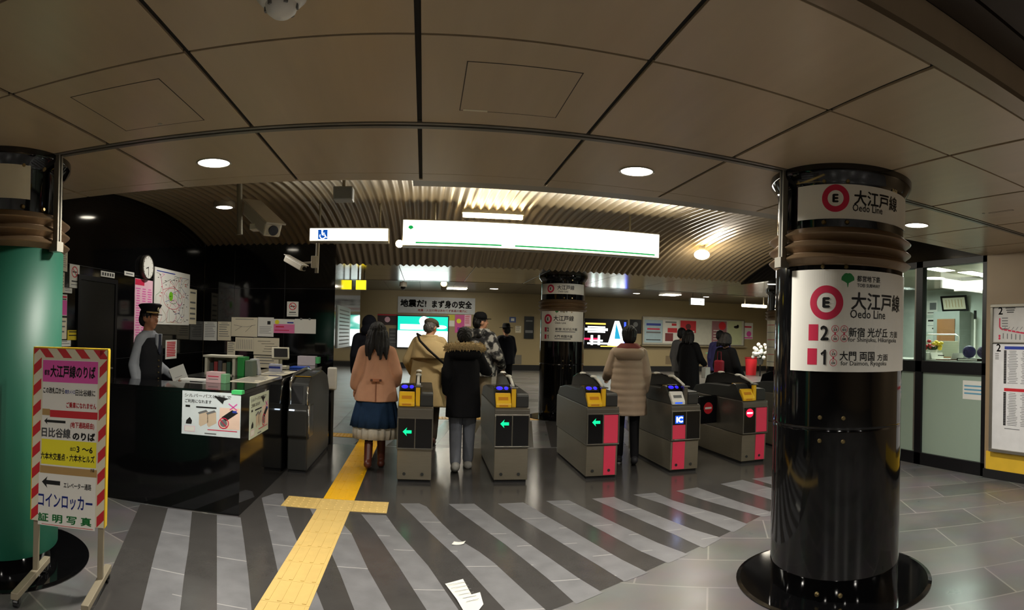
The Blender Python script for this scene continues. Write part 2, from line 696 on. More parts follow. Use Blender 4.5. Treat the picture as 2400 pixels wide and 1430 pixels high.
# near ceiling: panels with open joints under a black backing
U0, SP = -0.045, 0.84

xl = [U0 + k * SP for k in range(-7, 8)]
b = B()
b.box((xl[0], 1.43, CZ + 0.012), (xl[-1], 3.98, CZ + 0.03), GAP)
for i in range(len(xl) - 1):
    for (y0, y1) in ((1.43, 2.029), (2.029, 2.874), (2.958, 3.804), (3.804, 3.984)):
        g = 0.011
        gy0 = 0.007 if y0 in (2.029,) else 0.0035 if y0 == 3.804 else 0
        gy1 = 0.007 if y1 == 2.029 else 0.0035 if y1 == 3.804 else 0
        b.box((xl[i] + g, y0 + gy0, CZ), (xl[i + 1] - g, y1 - gy1, CZ + 0.012), CEIL)
b.box((xl[0], 3.965, CZ + .003), (xl[-1], 3.984, CZ + 0.20), CEIL)
struct(b.done('ceiling', bevel=0.0015))
# shutter track set into the ceiling between the columns
b = B()
b.box((-2.35, 2.880, CZ - 0.004), (2.35, 2.902, CZ + .012), ALU)
b.box((-2.35, 2.918, CZ - 0.006), (2.35, 2.952, CZ + .012), ALU)
b.box((-2.35, 2.902, CZ + .006), (2.35, 2.918, CZ + .012), GAP)
b.box((2.6, 2.880, CZ - 0.004), (5.5, 2.902, CZ + .012), ALU)
b.box((2.6, 2.918, CZ - 0.006), (5.5, 2.952, CZ + .012), ALU)
b.box((2.6, 2.902, CZ + .006), (5.5, 2.918, CZ + .012), GAP)
struct(b.done('trim_1'))
# trim, upstand and the higher dark ceiling over the photographer
b = B()
b.box((-6, 1.315, CZ - 0.002), (5.6, 1.415, CZ + 0.02), M('trim_brown', (150, 132, 108), 0.35, 0.3, 0.05))
b.box((-6, 1.315, CZ + .02), (5.6, 1.34, 2.655), CEIL)
struct(b.done('trim_2'))
b = B()
DKC = M('ceiling_dark_brown', (52, 42, 34), 0.5, 0.2)
for i in range(60):
    y = 1.30 - i * 0.14
    b.box((-6, y - 0.125, 2.645), (6, y, 2.66), DKC)
b.box((-9, -7, 2.662), (6, 1.33, 2.7), GAP)
struct(b.done('ceiling_upper'))

# ribbed barrel vault over the gates
VC, VH, VZ, VS = 6.68, 2.72, 2.57, 0.46


def vault_z(y):
    return VZ + VS * (1 - min(1, abs((y - VC) / VH)) ** 2.3)


b = B()
nx = int((XR - XL) / 0.1 * 8)
ny = 40
vs_ = []
for j in range(ny + 1):
    y = YV0 - 0.02 + (YV1 - YV0 + 0.02) * j / ny
    for i in range(nx + 1):
        x = XL + (XR - XL) * i / nx
        vs_.append((x, y, vault_z(y) + 0.014 * math.cos(2 * PI * x / 0.1)))
fs = [(j * (nx + 1) + i, j * (nx + 1) + i + 1, (j + 1) * (nx + 1) + i + 1, (j + 1) * (nx + 1) + i) for j in range(ny) for i in range(nx)]
b.faces(vs_, fs, VAULT)
struct(b.done('ceiling_vault', smooth=True))
b = B()
b.box((XL, YV1 + .0, VZ + 0.03), (XR, YV1 + 0.05, 3.4), GAP)
b.box((XL - .3, YV0, 3.08), (XR + .3, YV1, 3.15), GAP)
struct(b.done('ceiling_void'))

# black granite walls on the office side
b = B()
b.box((XL - 0.2, 3.2, 0), (XL, 8.7, 3.1), BLK)
b.box((XL - 0.2, 5.2, 2.02), (XL + 0.003, 5.204, 2.03), GAP)
struct(b.done('wall_left'))
b = B()
b.box((XL, 8.7, 0), (-1.33, 12.2, 3.1), BLK)
struct(b.done('wall_left_block', bevel=0.004))
b = B()  # fine joints of the granite cladding
jm = M('granite_joint', (40, 40, 42), 0.4)
for z in (1.12, 2.12):
    b.box((XL, 8.697, z), (-1.33, 8.7005, z + .004), jm)
    b.box((XL - .0005, 3.3, z), (XL + .002, 8.7, z + .004), jm)
for x in (-2.9, -2.1):
    b.box((x, 8.697, 0), (x + .004, 8.7005, 2.7), jm)
struct(b.done('trim_3'))
# black end wall of the vault above the station office
b = B()
b.box((XR, YV0, 2.53), (XR + .12, YV1, 3.1), BLK)
struct(b.done('wall_right_lunette'))
# side wall with the map board
b = B()
b.box((5.50, -6.5, 0), (5.9, 3.93, 2.7), BRWALL)
struct(b.done('wall_right'))
b = B()
b.box((5.47, 0.5, 0), (5.5, 3.93, 0.10), MATTE)
b.box((5.485, 0.5, 0.10), (5.5, 3.90, 0.30), M('wall_yellow_panel', (228, 186, 54), 0.4))
struct(b.done('baseboard_right'))
b = B()
b.box((-9, -7.2, 0), (6, -7, 2.8), BRWALL)
struct(b.done('wall_back'))
b = B()
b.box((-9.2, -7, 0), (-9, 12.2, 3.1), BRWALL)
b.box((-9, 3.2, 0), (XL - .2, 3.4, 2.8), BRWALL)
struct(b.done('wall_far_left'))

# far concourse
GC = M('concourse_ceiling_gloss', (112, 102, 90), 0.15, 0.6, 0.06, 2, stretch=(4, .4, 1))
b = B()
for i in range(22):
    x = -8 + i * 1.26
    for y0, y1 in ((9.44, 10.5), (10.5, 11.55), (11.55, 12.6)):
        b.box((x + .005, y0 + .004, 2.61), (x + 1.255, y1 - .004, 2.63), GC)
b.box((-9, 9.42, 2.625), (22, 12.6, 2.66), GAP)
b.box((-9, 12.56, 2.605), (22, 12.62, 3.35), GC)
struct(b.done('ceiling_far', bevel=.001))
b = B()
CH = M('concourse_ceiling', (112, 104, 88), 0.3, 0.4)
for i in range(25):
    b.box((-9 + i * 1.26, 12.6, 3.28), (-9 + i * 1.26 + 1.25, 25.2, 3.3), CH)
b.box((-9, 12.6, 3.295), (23, 25.2, 3.34), GAP)
struct(b.done('ceiling_concourse'))
b = B()
b.box((-9, 25.0, 0), (16.6, 25.3, 3.4), BEIGE)
struct(b.done('wall_far'))
b = B()
b.box((-9, 24.95, 0), (16.6, 25.0, 0.24), MATTE)
struct(b.done('baseboard_far'))
b = B()
b.box((16.4, 9.4, 0), (16.7, 25.2, 3.4), BEIGE)
struct(b.done('wall_far_right'))
b = B()
b.box((-9.2, 12.2, 0), (-9, 25.2, 3.4), BEIGE)
struct(b.done('wall_concourse_left'))

# ------------------------------------------------------------------ columns
RC = 0.4117
RING = M('column_ring_bronze', (124, 102, 76), 0.4, 0.4, 0.08)
BRASS = M('brass_bolt', (150, 132, 90), 0.3, 0.8)
GRW = M('green_vinyl_wrap', (18, 92, 70), 0.5, 0, 0.05, 4)


def column(name, x, y, wrap, label, bolts, zt=CZ):
    o = bpy.data.objects.new(name, None)
    C.objects.link(o)
    o.location = (x, y, 0)
    o['label'] = label
    struct(o)
    B().lathe([(0, 0), (0.625, 0), (0.625, 0.006), (0.60, 0.012), (0, 0.012)], BLK, 72).done('base_disc', o, smooth=False)
    low = 1.955
    s = B().lathe([(RC - .004, 0.012), (RC - .004, 0.12), (RC, 0.13), (RC, .14), (RC, .98), (RC, 0.991), (RC - .003, 0.995), (RC, 0.999), (RC, 1.01), (RC, low - .01), (RC, low)], BLK, 96, closed=False).done('shaft', o, smooth=True)
    if wrap:
        B().lathe([(RC + .004, 0.10), (RC + .006, .105), (RC + .006, low), (RC + .001, low + .001)], GRW, 96, closed=False).done('vinyl_wrap', o, smooth=True, label='green vinyl sheet wrapped round the column')
    prof = [(RC - .002, 1.945)]
    z = 1.955
    for i in range(3):
        prof += [(RC + .004, z), (RC + .042, z + .030), (RC + .046, z + .036), (RC + .010, z + .062), (RC + .004, z + .068)]
        z += 0.070
    prof += [(RC - .002, z + .004)]
    B().lathe(prof, RING, 96, closed=False).done('ribbed_ring', o)
    B().lathe([(RC - .01, 2.16), (RC - .006, 2.165), (RC - .006, zt - .11), (RC + .005, zt - .09), (RC + .040, zt - .045), (RC + .044, zt - .03), (RC + .044, zt)], BLK, 96, closed=False).done('capital', o, smooth=True)
    for a in bolts:
        for z in (2.195, zt - .092, 1.937, 1.064, .93, .05) if not wrap else (2.19, zt - .092):
            q = Vector((math.sin(R(a)) * (RC - .004), -math.cos(R(a)) * (RC - .004), z))
            n = Vector((math.sin(R(a)), -math.cos(R(a)), 0))
            B().cyl(q, q + n * 0.014, .015, BRASS, .009, 12).done('bolt', o)
    return o


colA = column('column_right', 2.461, 2.916, False, 'polished black column with line signs and bronze ribbed ring', (-54, -35))
colB = column('column_left', -2.555, 2.916, True, 'column wrapped in green vinyl behind the notice stand', (15, 38, 60, 80))
colC = column('column_far', 2.56, 10.75, False, 'distant black column with pale line signs beyond the gates', (-10, 10), zt=2.61)
colD = column('column_far_right', 7.53, 10.75, False, 'distant black column at the far end of the concourse', (-30, -10), zt=2.61)
# shutter guides running down the two near columns
for i, (x, y0) in enumerate(((118, 1), (1856, 2))):
    c = colB if y0 == 1 else colA
    p = atr(x - (0 if y0 == 1 else 0), 500, 3.86 if y0 == 1 else 3.83)
    cx, cy = c.location.x, c.location.y
    d = Vector((p.x - cx, p.y - cy, 0))
    d = d.normalized()
    sx = 1 if y0 == 1 else -1
    q = Vector((cx + sx * (RC + .045), cy - .0, 0))
    b = B()
    for k in (-.022, .006):
        b.box((q.x - .012, q.y + k, 2.0), (q.x + .022, q.y + k + .014, CZ), ALU)
    b.box((q.x - .012, q.y - .008, 2.0), (q.x - .004, q.y + .006, CZ), GAP)
    b.box((q.x - .03, q.y - .035, 1.94), (q.x + .03, q.y + .03, 2.0), ALU)
    struct(b.done('trim_%d' % (4 + i)))


# ------------------------------------------------------------------ station office behind glass
fb = B()
OFZ = 2.53
yA, yM, yE = 3.95, 5.02, 7.7        # posts along the facade
for y0, y1 in ((3.93, 3.99), (yM - .11, yM), (yE - .06, yE)):
    fb.box((5.50, y0, 0), (5.58, y1, OFZ), BLKF)
fb.box((5.50, 3.93, 2.45), (5.58, yE, OFZ), BLKF)
fb.box((5.50, 3.93, 0), (5.58, yE, 0.15), BLKF)
fb.box((5.50, 3.93, 1.15), (5.58, yE, 1.29), BLKF)
win = bpy.data.objects.new('window_1', None)
C.objects.link(win)
struct(win)
fb.done('window_frame', win, bevel=.003)
B().box((5.515, yM, .17), (5.52, yM + .035, 2.45), ALU).done('post_trim', win)
GLASS = M('office_glass', (235, 245, 240), 0.0, 0, 0, trans=1.0)


def glass_mat():
    m = bpy.data.materials.new('clear_pane')
    m.use_nodes = True
    nt = m.node_tree
    out = nt.nodes['Material Output']
    nt.nodes.remove(nt.nodes['Principled BSDF'])
    t = nt.nodes.new('ShaderNodeBsdfTransparent')
    t.inputs[0].default_value = (0.86, 0.92, 0.89, 1)
    g = nt.nodes.new('ShaderNodeBsdfGlossy')
    g.inputs['Roughness'].default_value = 0.02
    f = nt.nodes.new('ShaderNodeFresnel')
    f.inputs[0].default_value = 1.4
    mx = nt.nodes.new('ShaderNodeMixShader')
    nt.links.new(f.outputs[0], mx.inputs[0])
    nt.links.new(t.outputs[0], mx.inputs[1])
    nt.links.new(g.outputs[0], mx.inputs[2])
    nt.links.new(mx.outputs[0], out.inputs[0])
    return m


PANE = glass_mat()
FROST = M('frosted_glass', (152, 170, 154), 0.35, 0, 0.04, 3)
for y0, y1 in ((3.99, yM - .11), (yM, yE - .06)):
    B().box((5.535, y0, 1.29), (5.543, y1, 2.45), PANE).done('pane', win)
    B().box((5.532, y0, .15), (5.543, y1, 1.15), FROST).done('frosted_pane', win, label='frosted pale green lower pane')
OFW = M('office_wall', (196, 204, 194), 0.6)
b = B()
b.box((8.6, 3.9, 0), (8.75, 8.6, 2.7), OFW)
b.box((5.9, 3.75, 0), (8.6, 3.9, 2.7), OFW)
struct(b.done('wall_office_back'))
b = B()
b.box((5.62, yE - .05, 0), (8.75, yE, 0.9), OFW)
b.box((5.62, yE - .05, 0.9), (5.7, yE, 2.6), BLKF)
struct(b.done('wall_office_end'))
b = B()
b.box((5.6, 3.9, 2.535), (8.7, yE, 2.58), M('office_ceiling', (170, 164, 146), 0.5))
struct(b.done('ceiling_office'))


# ================================================================== LAMPS AND HANGING THINGS
LIT = M('lamp_white', (255, 244, 222), 0.5, 0, 0, emit=9)
LITW = M('lamp_warm', (255, 232, 180), 0.5, 0, 0, emit=14)
SIGNLIT = M('sign_lit_white', (255, 252, 236), 0.5, 0, 0, emit=2.2)
SIGNREFL = M('sign_reflection_white', (250, 246, 230), 0.5, 0, 0, emit=1.0)
LITGREEN = M('sign_lit_green', (10, 150, 70), 0.5, 0, 0, emit=0.7)
LITBLUE = M('sign_lit_blue', (20, 90, 190), 0.5, 0, 0, emit=0.5)
LITYEL = M('sign_lit_yellow', (250, 220, 30), 0.5, 0, 0, emit=1.5)
HOUS = M('lamp_housing', (170, 164, 150), 0.4, 0.3)


def downlight(p, r, label, z=None, m=LIT):
    o = thing('downlight', label, 'ceiling light', p, 0, 'round recessed downlights')
    B().lathe([(r, 0.012), (r + .012, -.004), (r + .002, -.006), (r - .004, .004)], HOUS, 40, closed=False).done('trim_ring', o, smooth=True)
    B().lathe([(0, -.002), (r, -.002), (r, .012), (0, .012)], m, 40).done('diffuser', o)
    return o


downlight((-1.30, 3.44, CZ), .098, 'round lit downlight set in the ceiling above the counter poster')
downlight((1.255, 3.40, CZ), .098, 'round lit downlight set in the ceiling between the column and the hanging gate sign')
downlight((3.76, 3.44, CZ), .098, 'round lit downlight set in the ceiling before the office window')
q = Vector((-2.42, 6.8, vault_z(6.8) - .055))
vd_ = downlight(q, .10, 'round lit downlight set in the ribbed vault over the office counter')
B().lathe([(.108, -.004), (.130, -.004), (.130, .07), (.108, .07)], HOUS, 40, closed=False).done('can', vd_)
lamp('vault_lamp', (q.x, q.y, q.z - .02), 12, .16, WARM, spread=150)
q = onz(1645, 597, 2.80)
o = thing('globe_lamp', 'glowing bulb lamp fixed under the ribbed vault by the black end wall', 'ceiling light', q)
B().ball((0, 0, 0), (.12, .12, .075), LITW, 20).done('bulb', o, smooth=True)
B().cyl((0, 0, .06), (0, 0, vault_z(q.y) - q.z + .01), .05, HOUS).done('base', o)
pl = bpy.data.lights.new('globe_light', 'POINT')
pl.energy = 22 * K
pl.color = WARM
pl.shadow_soft_size = .13
po = bpy.data.objects.new('globe_light', pl)
po.location = q + Vector((0, 0, -.2))
C.objects.link(po)

# fluorescent batten on the vault
p0, p1 = ony(1085, 503, 7.2), ony(1225, 507, 7.2)
zc = p0.z
o = thing('fluorescent_light', 'bare fluorescent tube light fixed across the ribbed vault above the gate sign', 'ceiling light', (0, 0, 0))
B().box((p0.x, 7.17, zc - .03), (p1.x, 7.23, zc + .02), LITW).done('tube', o, bevel=.01)
B().box((p0.x - .01, 7.15, zc + .02), (p1.x + .01, 7.25, vault_z(7.2) + .02), HOUS).done('housing', o)
lamp('batten_lamp', ((p0.x + p1.x) / 2, 7.2, zc - .05), 14, p1.x - p0.x, WARM, size_y=.08)

# cove light behind the ceiling edge with its shading lip
o = thing('cove_light', 'cove light lying hidden behind the ceiling edge and washing the vault', 'ceiling light', (0, 0, 0))
B().box((.0, 4.10, 2.60), (4.0, 4.14, 2.63), M('cove_tube', (255, 232, 120), .5, 0, 0, emit=26)).done('tube', o)
B().box((-.1, 4.02, 2.545), (4.1, 4.19, 2.575), HOUS).done('tray', o)
B().box((-.1, 4.19, 2.545), (4.1, 4.21, 2.632), HOUS).done('lip', o)
B().box((-.1, 4.02, 2.545), (4.1, 4.03, 2.70), HOUS).done('rear_panel', o)


# hanging lit signs over the gates
def gate_sign(name, label, px, Y, depth, paint, cat='sign'):
    x0, y0, x1, y1 = px
    a, b_ = ony(x0, y0, Y), ony(x1, y0, Y)
    zt = (a.z + b_.z) / 2
    zb = ony(x0, y1, Y).z
    o = thing(name, label, cat, ((a.x + b_.x) / 2, Y, zb))
    w_, h_ = b_.x - a.x, zt - zb
    B().box((-w_ / 2, 0, 0), (w_ / 2, depth, h_), HOUS).done('housing', o, bevel=.006)
    p = P((0, -.003, h_ / 2), (1, 0, 0), (0, -1, 0))
    p.rect(0, 0, w_ - .02, h_ - .03, SIGNLIT, 0)
    paint(p, w_, h_)
    p.done('lit_face', o, label='glowing white sign face')
    for s_ in (-.38, .38):
        B().cyl((s_ * w_, depth / 2, h_), (s_ * w_, depth / 2, vault_z(Y + depth / 2) - zb + .02), .012, HOUS).done('hanger', o)
    return o, w_, h_


def ginkgo(p, cx, cy, r, m, k):
    pts = []
    for i in range(13):
        a = R(-10 + 200 * i / 12)
        rr = r * (1 - .10 * (abs(i - 6) < 1)) * (1 - .05 * (i in (3, 9)))
        pts.append((cx + rr * math.cos(a), cy + rr * math.sin(a) * .95))
    pts += [(cx - r * .55, cy - r * .38), (cx - r * .14, cy - r * .62), (cx - .04 * r, cy - r * 1.25), (cx + .04 * r, cy - r * 1.25), (cx + r * .14, cy - r * .62), (cx + r * .55, cy - r * .38)]
    p.poly(pts, m, k)


def paint_main(p, w_, h_):
    ginkgo(p, -w_ / 2 + .10, h_ * .18, .030, LITGREEN, 1)
    p.rect(-w_ * .29, -h_ / 2 + .045, w_ * .32, .018, LITGREEN, 1)
    p.rect(w_ * .20, -h_ / 2 + .045, w_ * .56, .018, LITGREEN, 1)


def wheelchair(p, cx, cy, s_, m, k):
    p.disc(cx - .05 * s_, cy + .34 * s_, .085 * s_, m, k, 20)
    p.poly([(cx - .12 * s_, cy + .22 * s_), (cx + .0 * s_, cy + .22 * s_), (cx + .03 * s_, cy - .02 * s_), (cx - .08 * s_, cy - .05 * s_)], m, k)
    p.line(cx - .04 * s_, cy - .04 * s_, cx + .20 * s_, cy - .04 * s_, .075 * s_, m, k)
    p.line(cx + .18 * s_, cy - .02 * s_, cx + .29 * s_, cy - .26 * s_, .075 * s_, m, k)
    p.line(cx + .27 * s_, cy - .27 * s_, cx + .37 * s_, cy - .23 * s_, .06 * s_, m, k)
    p.line(cx + .0 * s_, cy + .11 * s_, cx + .17 * s_, cy + .11 * s_, .055 * s_, m, k)
    n = 20
    pts = [(.27, a) for a in [R(150 + 190 * i / n) for i in range(n + 1)]] + [(.20, a) for a in [R(340 - 190 * i / n) for i in range(n + 1)]]
    p.poly([(cx - .02 * s_ + r * s_ * math.cos(a), cy - .13 * s_ + r * s_ * math.sin(a)) for r, a in pts], m, k)


def paint_wc(p, w_, h_):
    p.rect(-w_ / 2 + .165, 0, .115, h_ - .06, LITBLUE, 1)
    wheelchair(p, -w_ / 2 + .165, -.0, .135, SIGNLIT, 2)


sg, sw, sh = gate_sign('gate_sign', 'long glowing white sign with green line hanging above the ticket gates', (943, 531, 1547, 577), 6.9, .14, paint_main)
B().ball((-sw / 2 - .03, .02, .03), (.045, .045, .045), LITW, 16).done('spot_bulb', sg, smooth=True, label='bright spot bulb at the sign end')
lamp('sign_glow_lamp', (sg.location.x, 6.85, sg.location.z + .1), 16, sw, (1, .96, .84), rot=(R(-90), 0, 0), size_y=.18)
gate_sign('gate_sign', 'shorter glowing white sign with blue wheelchair symbol over the wide gate', (725, 533, 912, 567), 6.9, .14, paint_wc)

# CCTV cameras and the loudspeaker
CAMW = M('camera_shell', (206, 200, 184), .4, 0, .05)


def cctv(label, mount, tip, tail, r, pole_top, pole_bottom, pr, box):
    o = thing('security_camera', label, 'security camera', mount)
    m = Vector(mount)
    B().cyl(Vector(pole_bottom) - m, Vector(pole_top) - m, pr, M('camera_pole', (150, 144, 130), .4, .4)).done('pole', o)
    a, b_ = Vector(tail) - m, Vector(tip) - m
    d = (b_ - a).normalized()
    q = Matrix.Translation(a) @ d.to_track_quat('Y', 'Z').to_matrix().to_4x4()
    L = (b_ - a).length
    B().box((-r, 0, -r * .8), (r, L, r * .8), CAMW, q).done('housing', o, bevel=r * .25)
    B().box((-r * 1.15, -.02, r * .8), (r * 1.15, L * 1.06, r * 1.0), CAMW, q).done('sunshield', o, bevel=.004)
    B().cyl(q @ Vector((0, L, 0)), q @ Vector((0, L + .015, 0)), r * .55, BLACK).done('lens', o)
    B().tube([(0, 0, 0), (a + (b_ - a) * .2) * .5 + Vector((0, 0, -.02)), a + (b_ - a) * .25], .014, HOUS).done('bracket', o)
    if box:
        B().box((-.05, -.06, -.07), (.02, .0, .07), CAMW).done('junction_box', o, bevel=.004)
    return o


pt, pb = ony(560, 470, 5.6), ony(562, 550, 5.6)
pt.z = vault_z(5.6) + .02
cctv('large pale security camera on a ceiling pole in front of the black granite wall', ony(585, 500, 5.6), ony(640, 540, 5.25), ony(588, 488, 5.7), .085, pt, pb, .028, False)
pt, pb = ony(745, 570, 6.9), ony(742, 640, 6.9)
cctv('small white security camera on a short pole under the wheelchair sign', ony(741, 615, 6.9), ony(712, 629, 6.75), ony(672, 606, 6.9), .045, pt, pb, .024, True)
a, b_ = ony(781, 436, 4.6), ony(826, 468, 4.6)
o = thing('loudspeaker', 'grey square loudspeaker box hanging just behind the ceiling edge', 'speaker', ((a.x + b_.x) / 2, 4.6, b_.z))
w_, h_ = b_.x - a.x, a.z - b_.z
GRYB = M('speaker_grey', (160, 162, 162), .5)
B().box((-w_ / 2, 0, 0), (w_ / 2, .12, h_), GRYB).done('cabinet', o, bevel=.008)
B().box((-w_ / 2 + .012, -.004, .012), (w_ / 2 - .012, 0, h_ - .012), M('speaker_grille', (126, 128, 128), .7, 0, .3, 200)).done('grille', o)
B().cyl((0, .06, h_), (0, .06, vault_z(4.66) - b_.z + .02), .014, HOUS).done('hanger', o)

q = onz(1485, 465, vault_z(4.75) - .02)
q = Vector((q.x, 4.75, vault_z(4.75) - .012))
o = thing('sprinkler', 'small white sprinkler head on the vault just behind the ceiling edge', 'sprinkler', q)
B().lathe([(0, .03), (.05, .03), (.055, 0), (.02, -.008), (0, -.008)], WHITEP, 28).done('rosette', o, smooth=True)
B().cyl((0, 0, -.045), (0, 0, -.005), .010, STEEL).done('nozzle', o)
B().lathe([(0, -.05), (.022, -.05), (.022, -.045), (0, -.045)], STEEL, 20).done('deflector', o)

# smoke detector, sprinkler, hatches in the near ceiling
q = onz(660, -14, CZ)
o = thing('smoke_detector', 'white round smoke detector under the brown ceiling', 'smoke detector', (q.x, q.y, CZ))
B().lathe([(0, 0), (.075, 0), (.078, -.012), (.06, -.030), (.052, -.034), (0, -.034)], WHITEP, 40).done('body', o, smooth=True)
B().lathe([(.05, -.034), (.046, -.052), (.03, -.066), (0, -.070)], WHITEP, 32, closed=False).done('sensor_dome', o, smooth=True)
for i in range(6):
    a = R(60 * i)
    B().box((.047, -.006, -.05), (.053, .006, -.036), INKG, Matrix.Rotation(a, 4, 'Z')).done('slot', o)


def hatch(label, pts, tape=None, lock=None):
    pp = [onz(x, y, CZ) for x, y in pts]
    x0, x1 = sum(p.x for p in pp[:1] + pp[3:]) / 2, sum(p.x for p in pp[1:3]) / 2
    y0, y1 = sum(p.y for p in pp[:2]) / 2, sum(p.y for p in pp[2:]) / 2
    o = thing('ceiling_hatch', label, 'access hatch', (0, 0, 0))
    t = .004
    z0, z1 = CZ - .0012, CZ + .001
    b = B()
    for lo, hi in (((x0, y0), (x1, y0 + t)), ((x0, y1 - t), (x1, y1)), ((x0, y0), (x0 + t, y1)), ((x1 - t, y0), (x1, y1))):
        b.box((*lo, z0), (*hi, z1), M('hatch_joint', (58, 48, 38), .6))
    b.done('frame_joint', o)
    B().box((x0 + t, y0 + t, CZ - .0008), (x1 - t, y1 - t, CZ + .001), CEIL).done('panel', o)
    if tape:
        a, c = onz(*tape[0], CZ), onz(*tape[1], CZ)
        B().box((a.x, y1 - .02, CZ - .0022), (c.x, y1 - .002, CZ), CREAM).done('tape', o, label='strip of cream tape')
    if lock:
        a = onz(*lock, CZ)
        B().cyl((a.x, a.y, CZ - .003), (a.x, a.y, CZ), .012, HOUS).done('lock', o)


hatch('square ceiling hatch with a strip of cream tape on its far edge', [(1090, 144), (1368, 170), (1305, 274), (1080, 261)], tape=((1085, 260), (1142, 262)))
hatch('faint ceiling hatch with a small lock above the notice stand', [(158, 222), (380, 190), (482, 284), (290, 305)], lock=(375, 290))
hatch('faint ceiling hatch in the panel before the office window', [(2256, 486), (2400, 462), (2400, 510), (2330, 520)], lock=(2305, 500))


# ================================================================== COLUMN SIGNS
def col_sign(name, label, col, zc, h_, a0, a1, m, paint, cat='sign'):
    c = (col.location.x, col.location.y)
    r = RC + .004
    ac = (a0 + a1) / 2
    p = P((0, 0, zc), (1, 0, 0), (0, -1, 0), radius=r, centre=c, a0=R(ac))
    w_ = R(a1 - a0) * r
    p.rect(0, 0, w_, h_, m, 0)
    n = 40
    # edge of the sheet, so that it has a thickness
    rim = [Vector((c[0] + q * math.sin(R(a0 + (a1 - a0) * i / n)), c[1] - q * math.cos(R(a0 + (a1 - a0) * i / n)), zc + s_ * h_ / 2)) for s_ in (-1, 1) for q in (RC, r) for i in range(n + 1)]
    k = n + 1
    f = [(e * 2 * k + i, e * 2 * k + i + 1, e * 2 * k + k + i + 1, e * 2 * k + k + i) for e in (0, 1) for i in range(n)]
    p.b.faces(rim, f, m)
    paint(p, w_, h_)
    o = p.done(name)
    return tag(o, label, cat)


def view_a(col):  # the angle (from -Y, counted to +X) at which the column faces the camera
    return -math.degrees(math.atan2(col.location.x, col.location.y))


def line_ring(p, u, v, r, k=1, ey=.5):
    p.ring(u, v, r, r * .58, CRIM, k)
    p.text('E', u, v, r * .46, r * .62, INK, k + 1, .05)


def station_no(p, u, v, r, t, b_):
    p.ring(u, v, r, r * .86, CRIM, 1, 28)
    p.text(t, u, v + r * .42, r * .4, r * .4, CRIM, 2, .02)
    p.text(b_, u, v - r * .22, r * 1.0, r * .62, INK, 2, .03)


def one(p, cx, cy, w_, h_, m, k):
    """the digit 1 with its flag"""
    p.poly([(cx - w_ * .02, cy - h_ / 2), (cx + w_ * .36, cy - h_ / 2), (cx + w_ * .36, cy + h_ / 2), (cx + w_ * .05, cy + h_ / 2), (cx - w_ * .02, cy + h_ * .42)], m, k)
    p.poly([(cx - w_ * .02, cy + h_ * .42), (cx - w_ * .45, cy + h_ * .26), (cx - w_ * .32, cy + h_ * .12), (cx - w_ * .02, cy + h_ * .24)], m, k)


def paint_low(p, w_, h_):
    # u=0 in the middle of the sheet; U() takes metres from the line that faces the camera
    U = lambda a: a - OFFA
    V = lambda y: (754 - y) / 245 * .59
    ginkgo(p, U(.048), V(654), .038, GREEN, 1)
    p.text('都営地下鉄', U(.178), V(652), .152, .036, INK, 2, .02)
    p.text('TOEI SUBWAY', U(.178), V(668), .150, .020, INK, 2, .02)
    line_ring(p, U(-.075), V(711), .099)
    p.text('大江戸線', U(.262), V(706), .385, .105, INK, 2, .022)
    p.text('Oedo Line', U(.182), V(737), .235, .050, INK, 2, .012)
    p.rect(U(-.150), V(783), .060, .094, CRIM, 1)
    p.text('2', U(-.082), V(784), .050, .086, INK, 2, .03)
    for i, (a, b_) in enumerate((('E', '23'), ('E', '01'))):
        u = U(-.020 + .052 * i)
        station_no(p, u, V(774), .0215, a, b_)
        station_no(p, u, V(796), .0215, a, ('38', '08')[i])
        p.rect(u, V(785), .008, .012, CRIM, 1)
    p.text('新宿 光が丘', U(.190), V(781), .265, .056, INK, 2, .02)
    p.text('方面', U(.385), V(784), .085, .040, INK, 2, .015)
    p.text('for Shinjuku, Hikarigaoka', U(.235), V(800), .360, .034, INK, 2, .008)
    p.rect(U(-.155), V(841), .060, .094, CRIM, 1)
    one(p, U(-.085), V(842), .040, .086, INK, 2)
    station_no(p, U(-.028), V(832), .0215, 'E', '23')
    station_no(p, U(-.028), V(854), .0215, 'E', '09')
    p.rect(U(-.028), V(843), .008, .012, CRIM, 1)
    p.text('大門 両国', U(.115), V(838), .215, .056, INK, 2, .02)
    p.text('方面', U(.285), V(841), .085, .040, INK, 2, .015)
    p.text('for Daimon, Ryogoku', U(.165), V(857), .300, .034, INK, 2, .008)


def paint_up(p, w_, h_):
    U = lambda a: a - OFFB
    V = lambda y: (471 - y) / 82 * .20
    line_ring(p, U(-.032), V(464), .080)
    p.text('大江戸線', U(.235), V(461), .320, .090, INK, 2, .022)
    p.text('Oedo Line', U(.165), V(485), .195, .042, INK, 2, .012)


SIGNW = M('sign_cream_white', (236, 234, 224), .5, 0, .02)
va = view_a(colA)
rr = RC + .004
A0, A1 = -43, 84
OFFA = R((A0 + A1) / 2) * rr
col_sign('line_sign', 'large white route sign with crimson E ring and two directions on the black column', colA, 1.625, .59, va + A0, va + A1, SIGNW, paint_low)
B0, B1 = -38, 88
OFFB = R((B0 + B1) / 2) * rr
col_sign('line_sign', 'narrow white line sign wrapped on the black column above the bronze ring', colA, 2.315, .20, va + B0, va + B1, SIGNW, paint_up)


def paint_52(p, w_, h_):
    p.text('52', 0, 0, w_ * .75, h_ * .6, INK, 1, .01)


col_sign('number_plate', 'small cream plate reading 52 at the top of the black column', colA, 2.432, .036, va + 48, va + 55, M('plate_cream', (206, 190, 140), .5), paint_52)
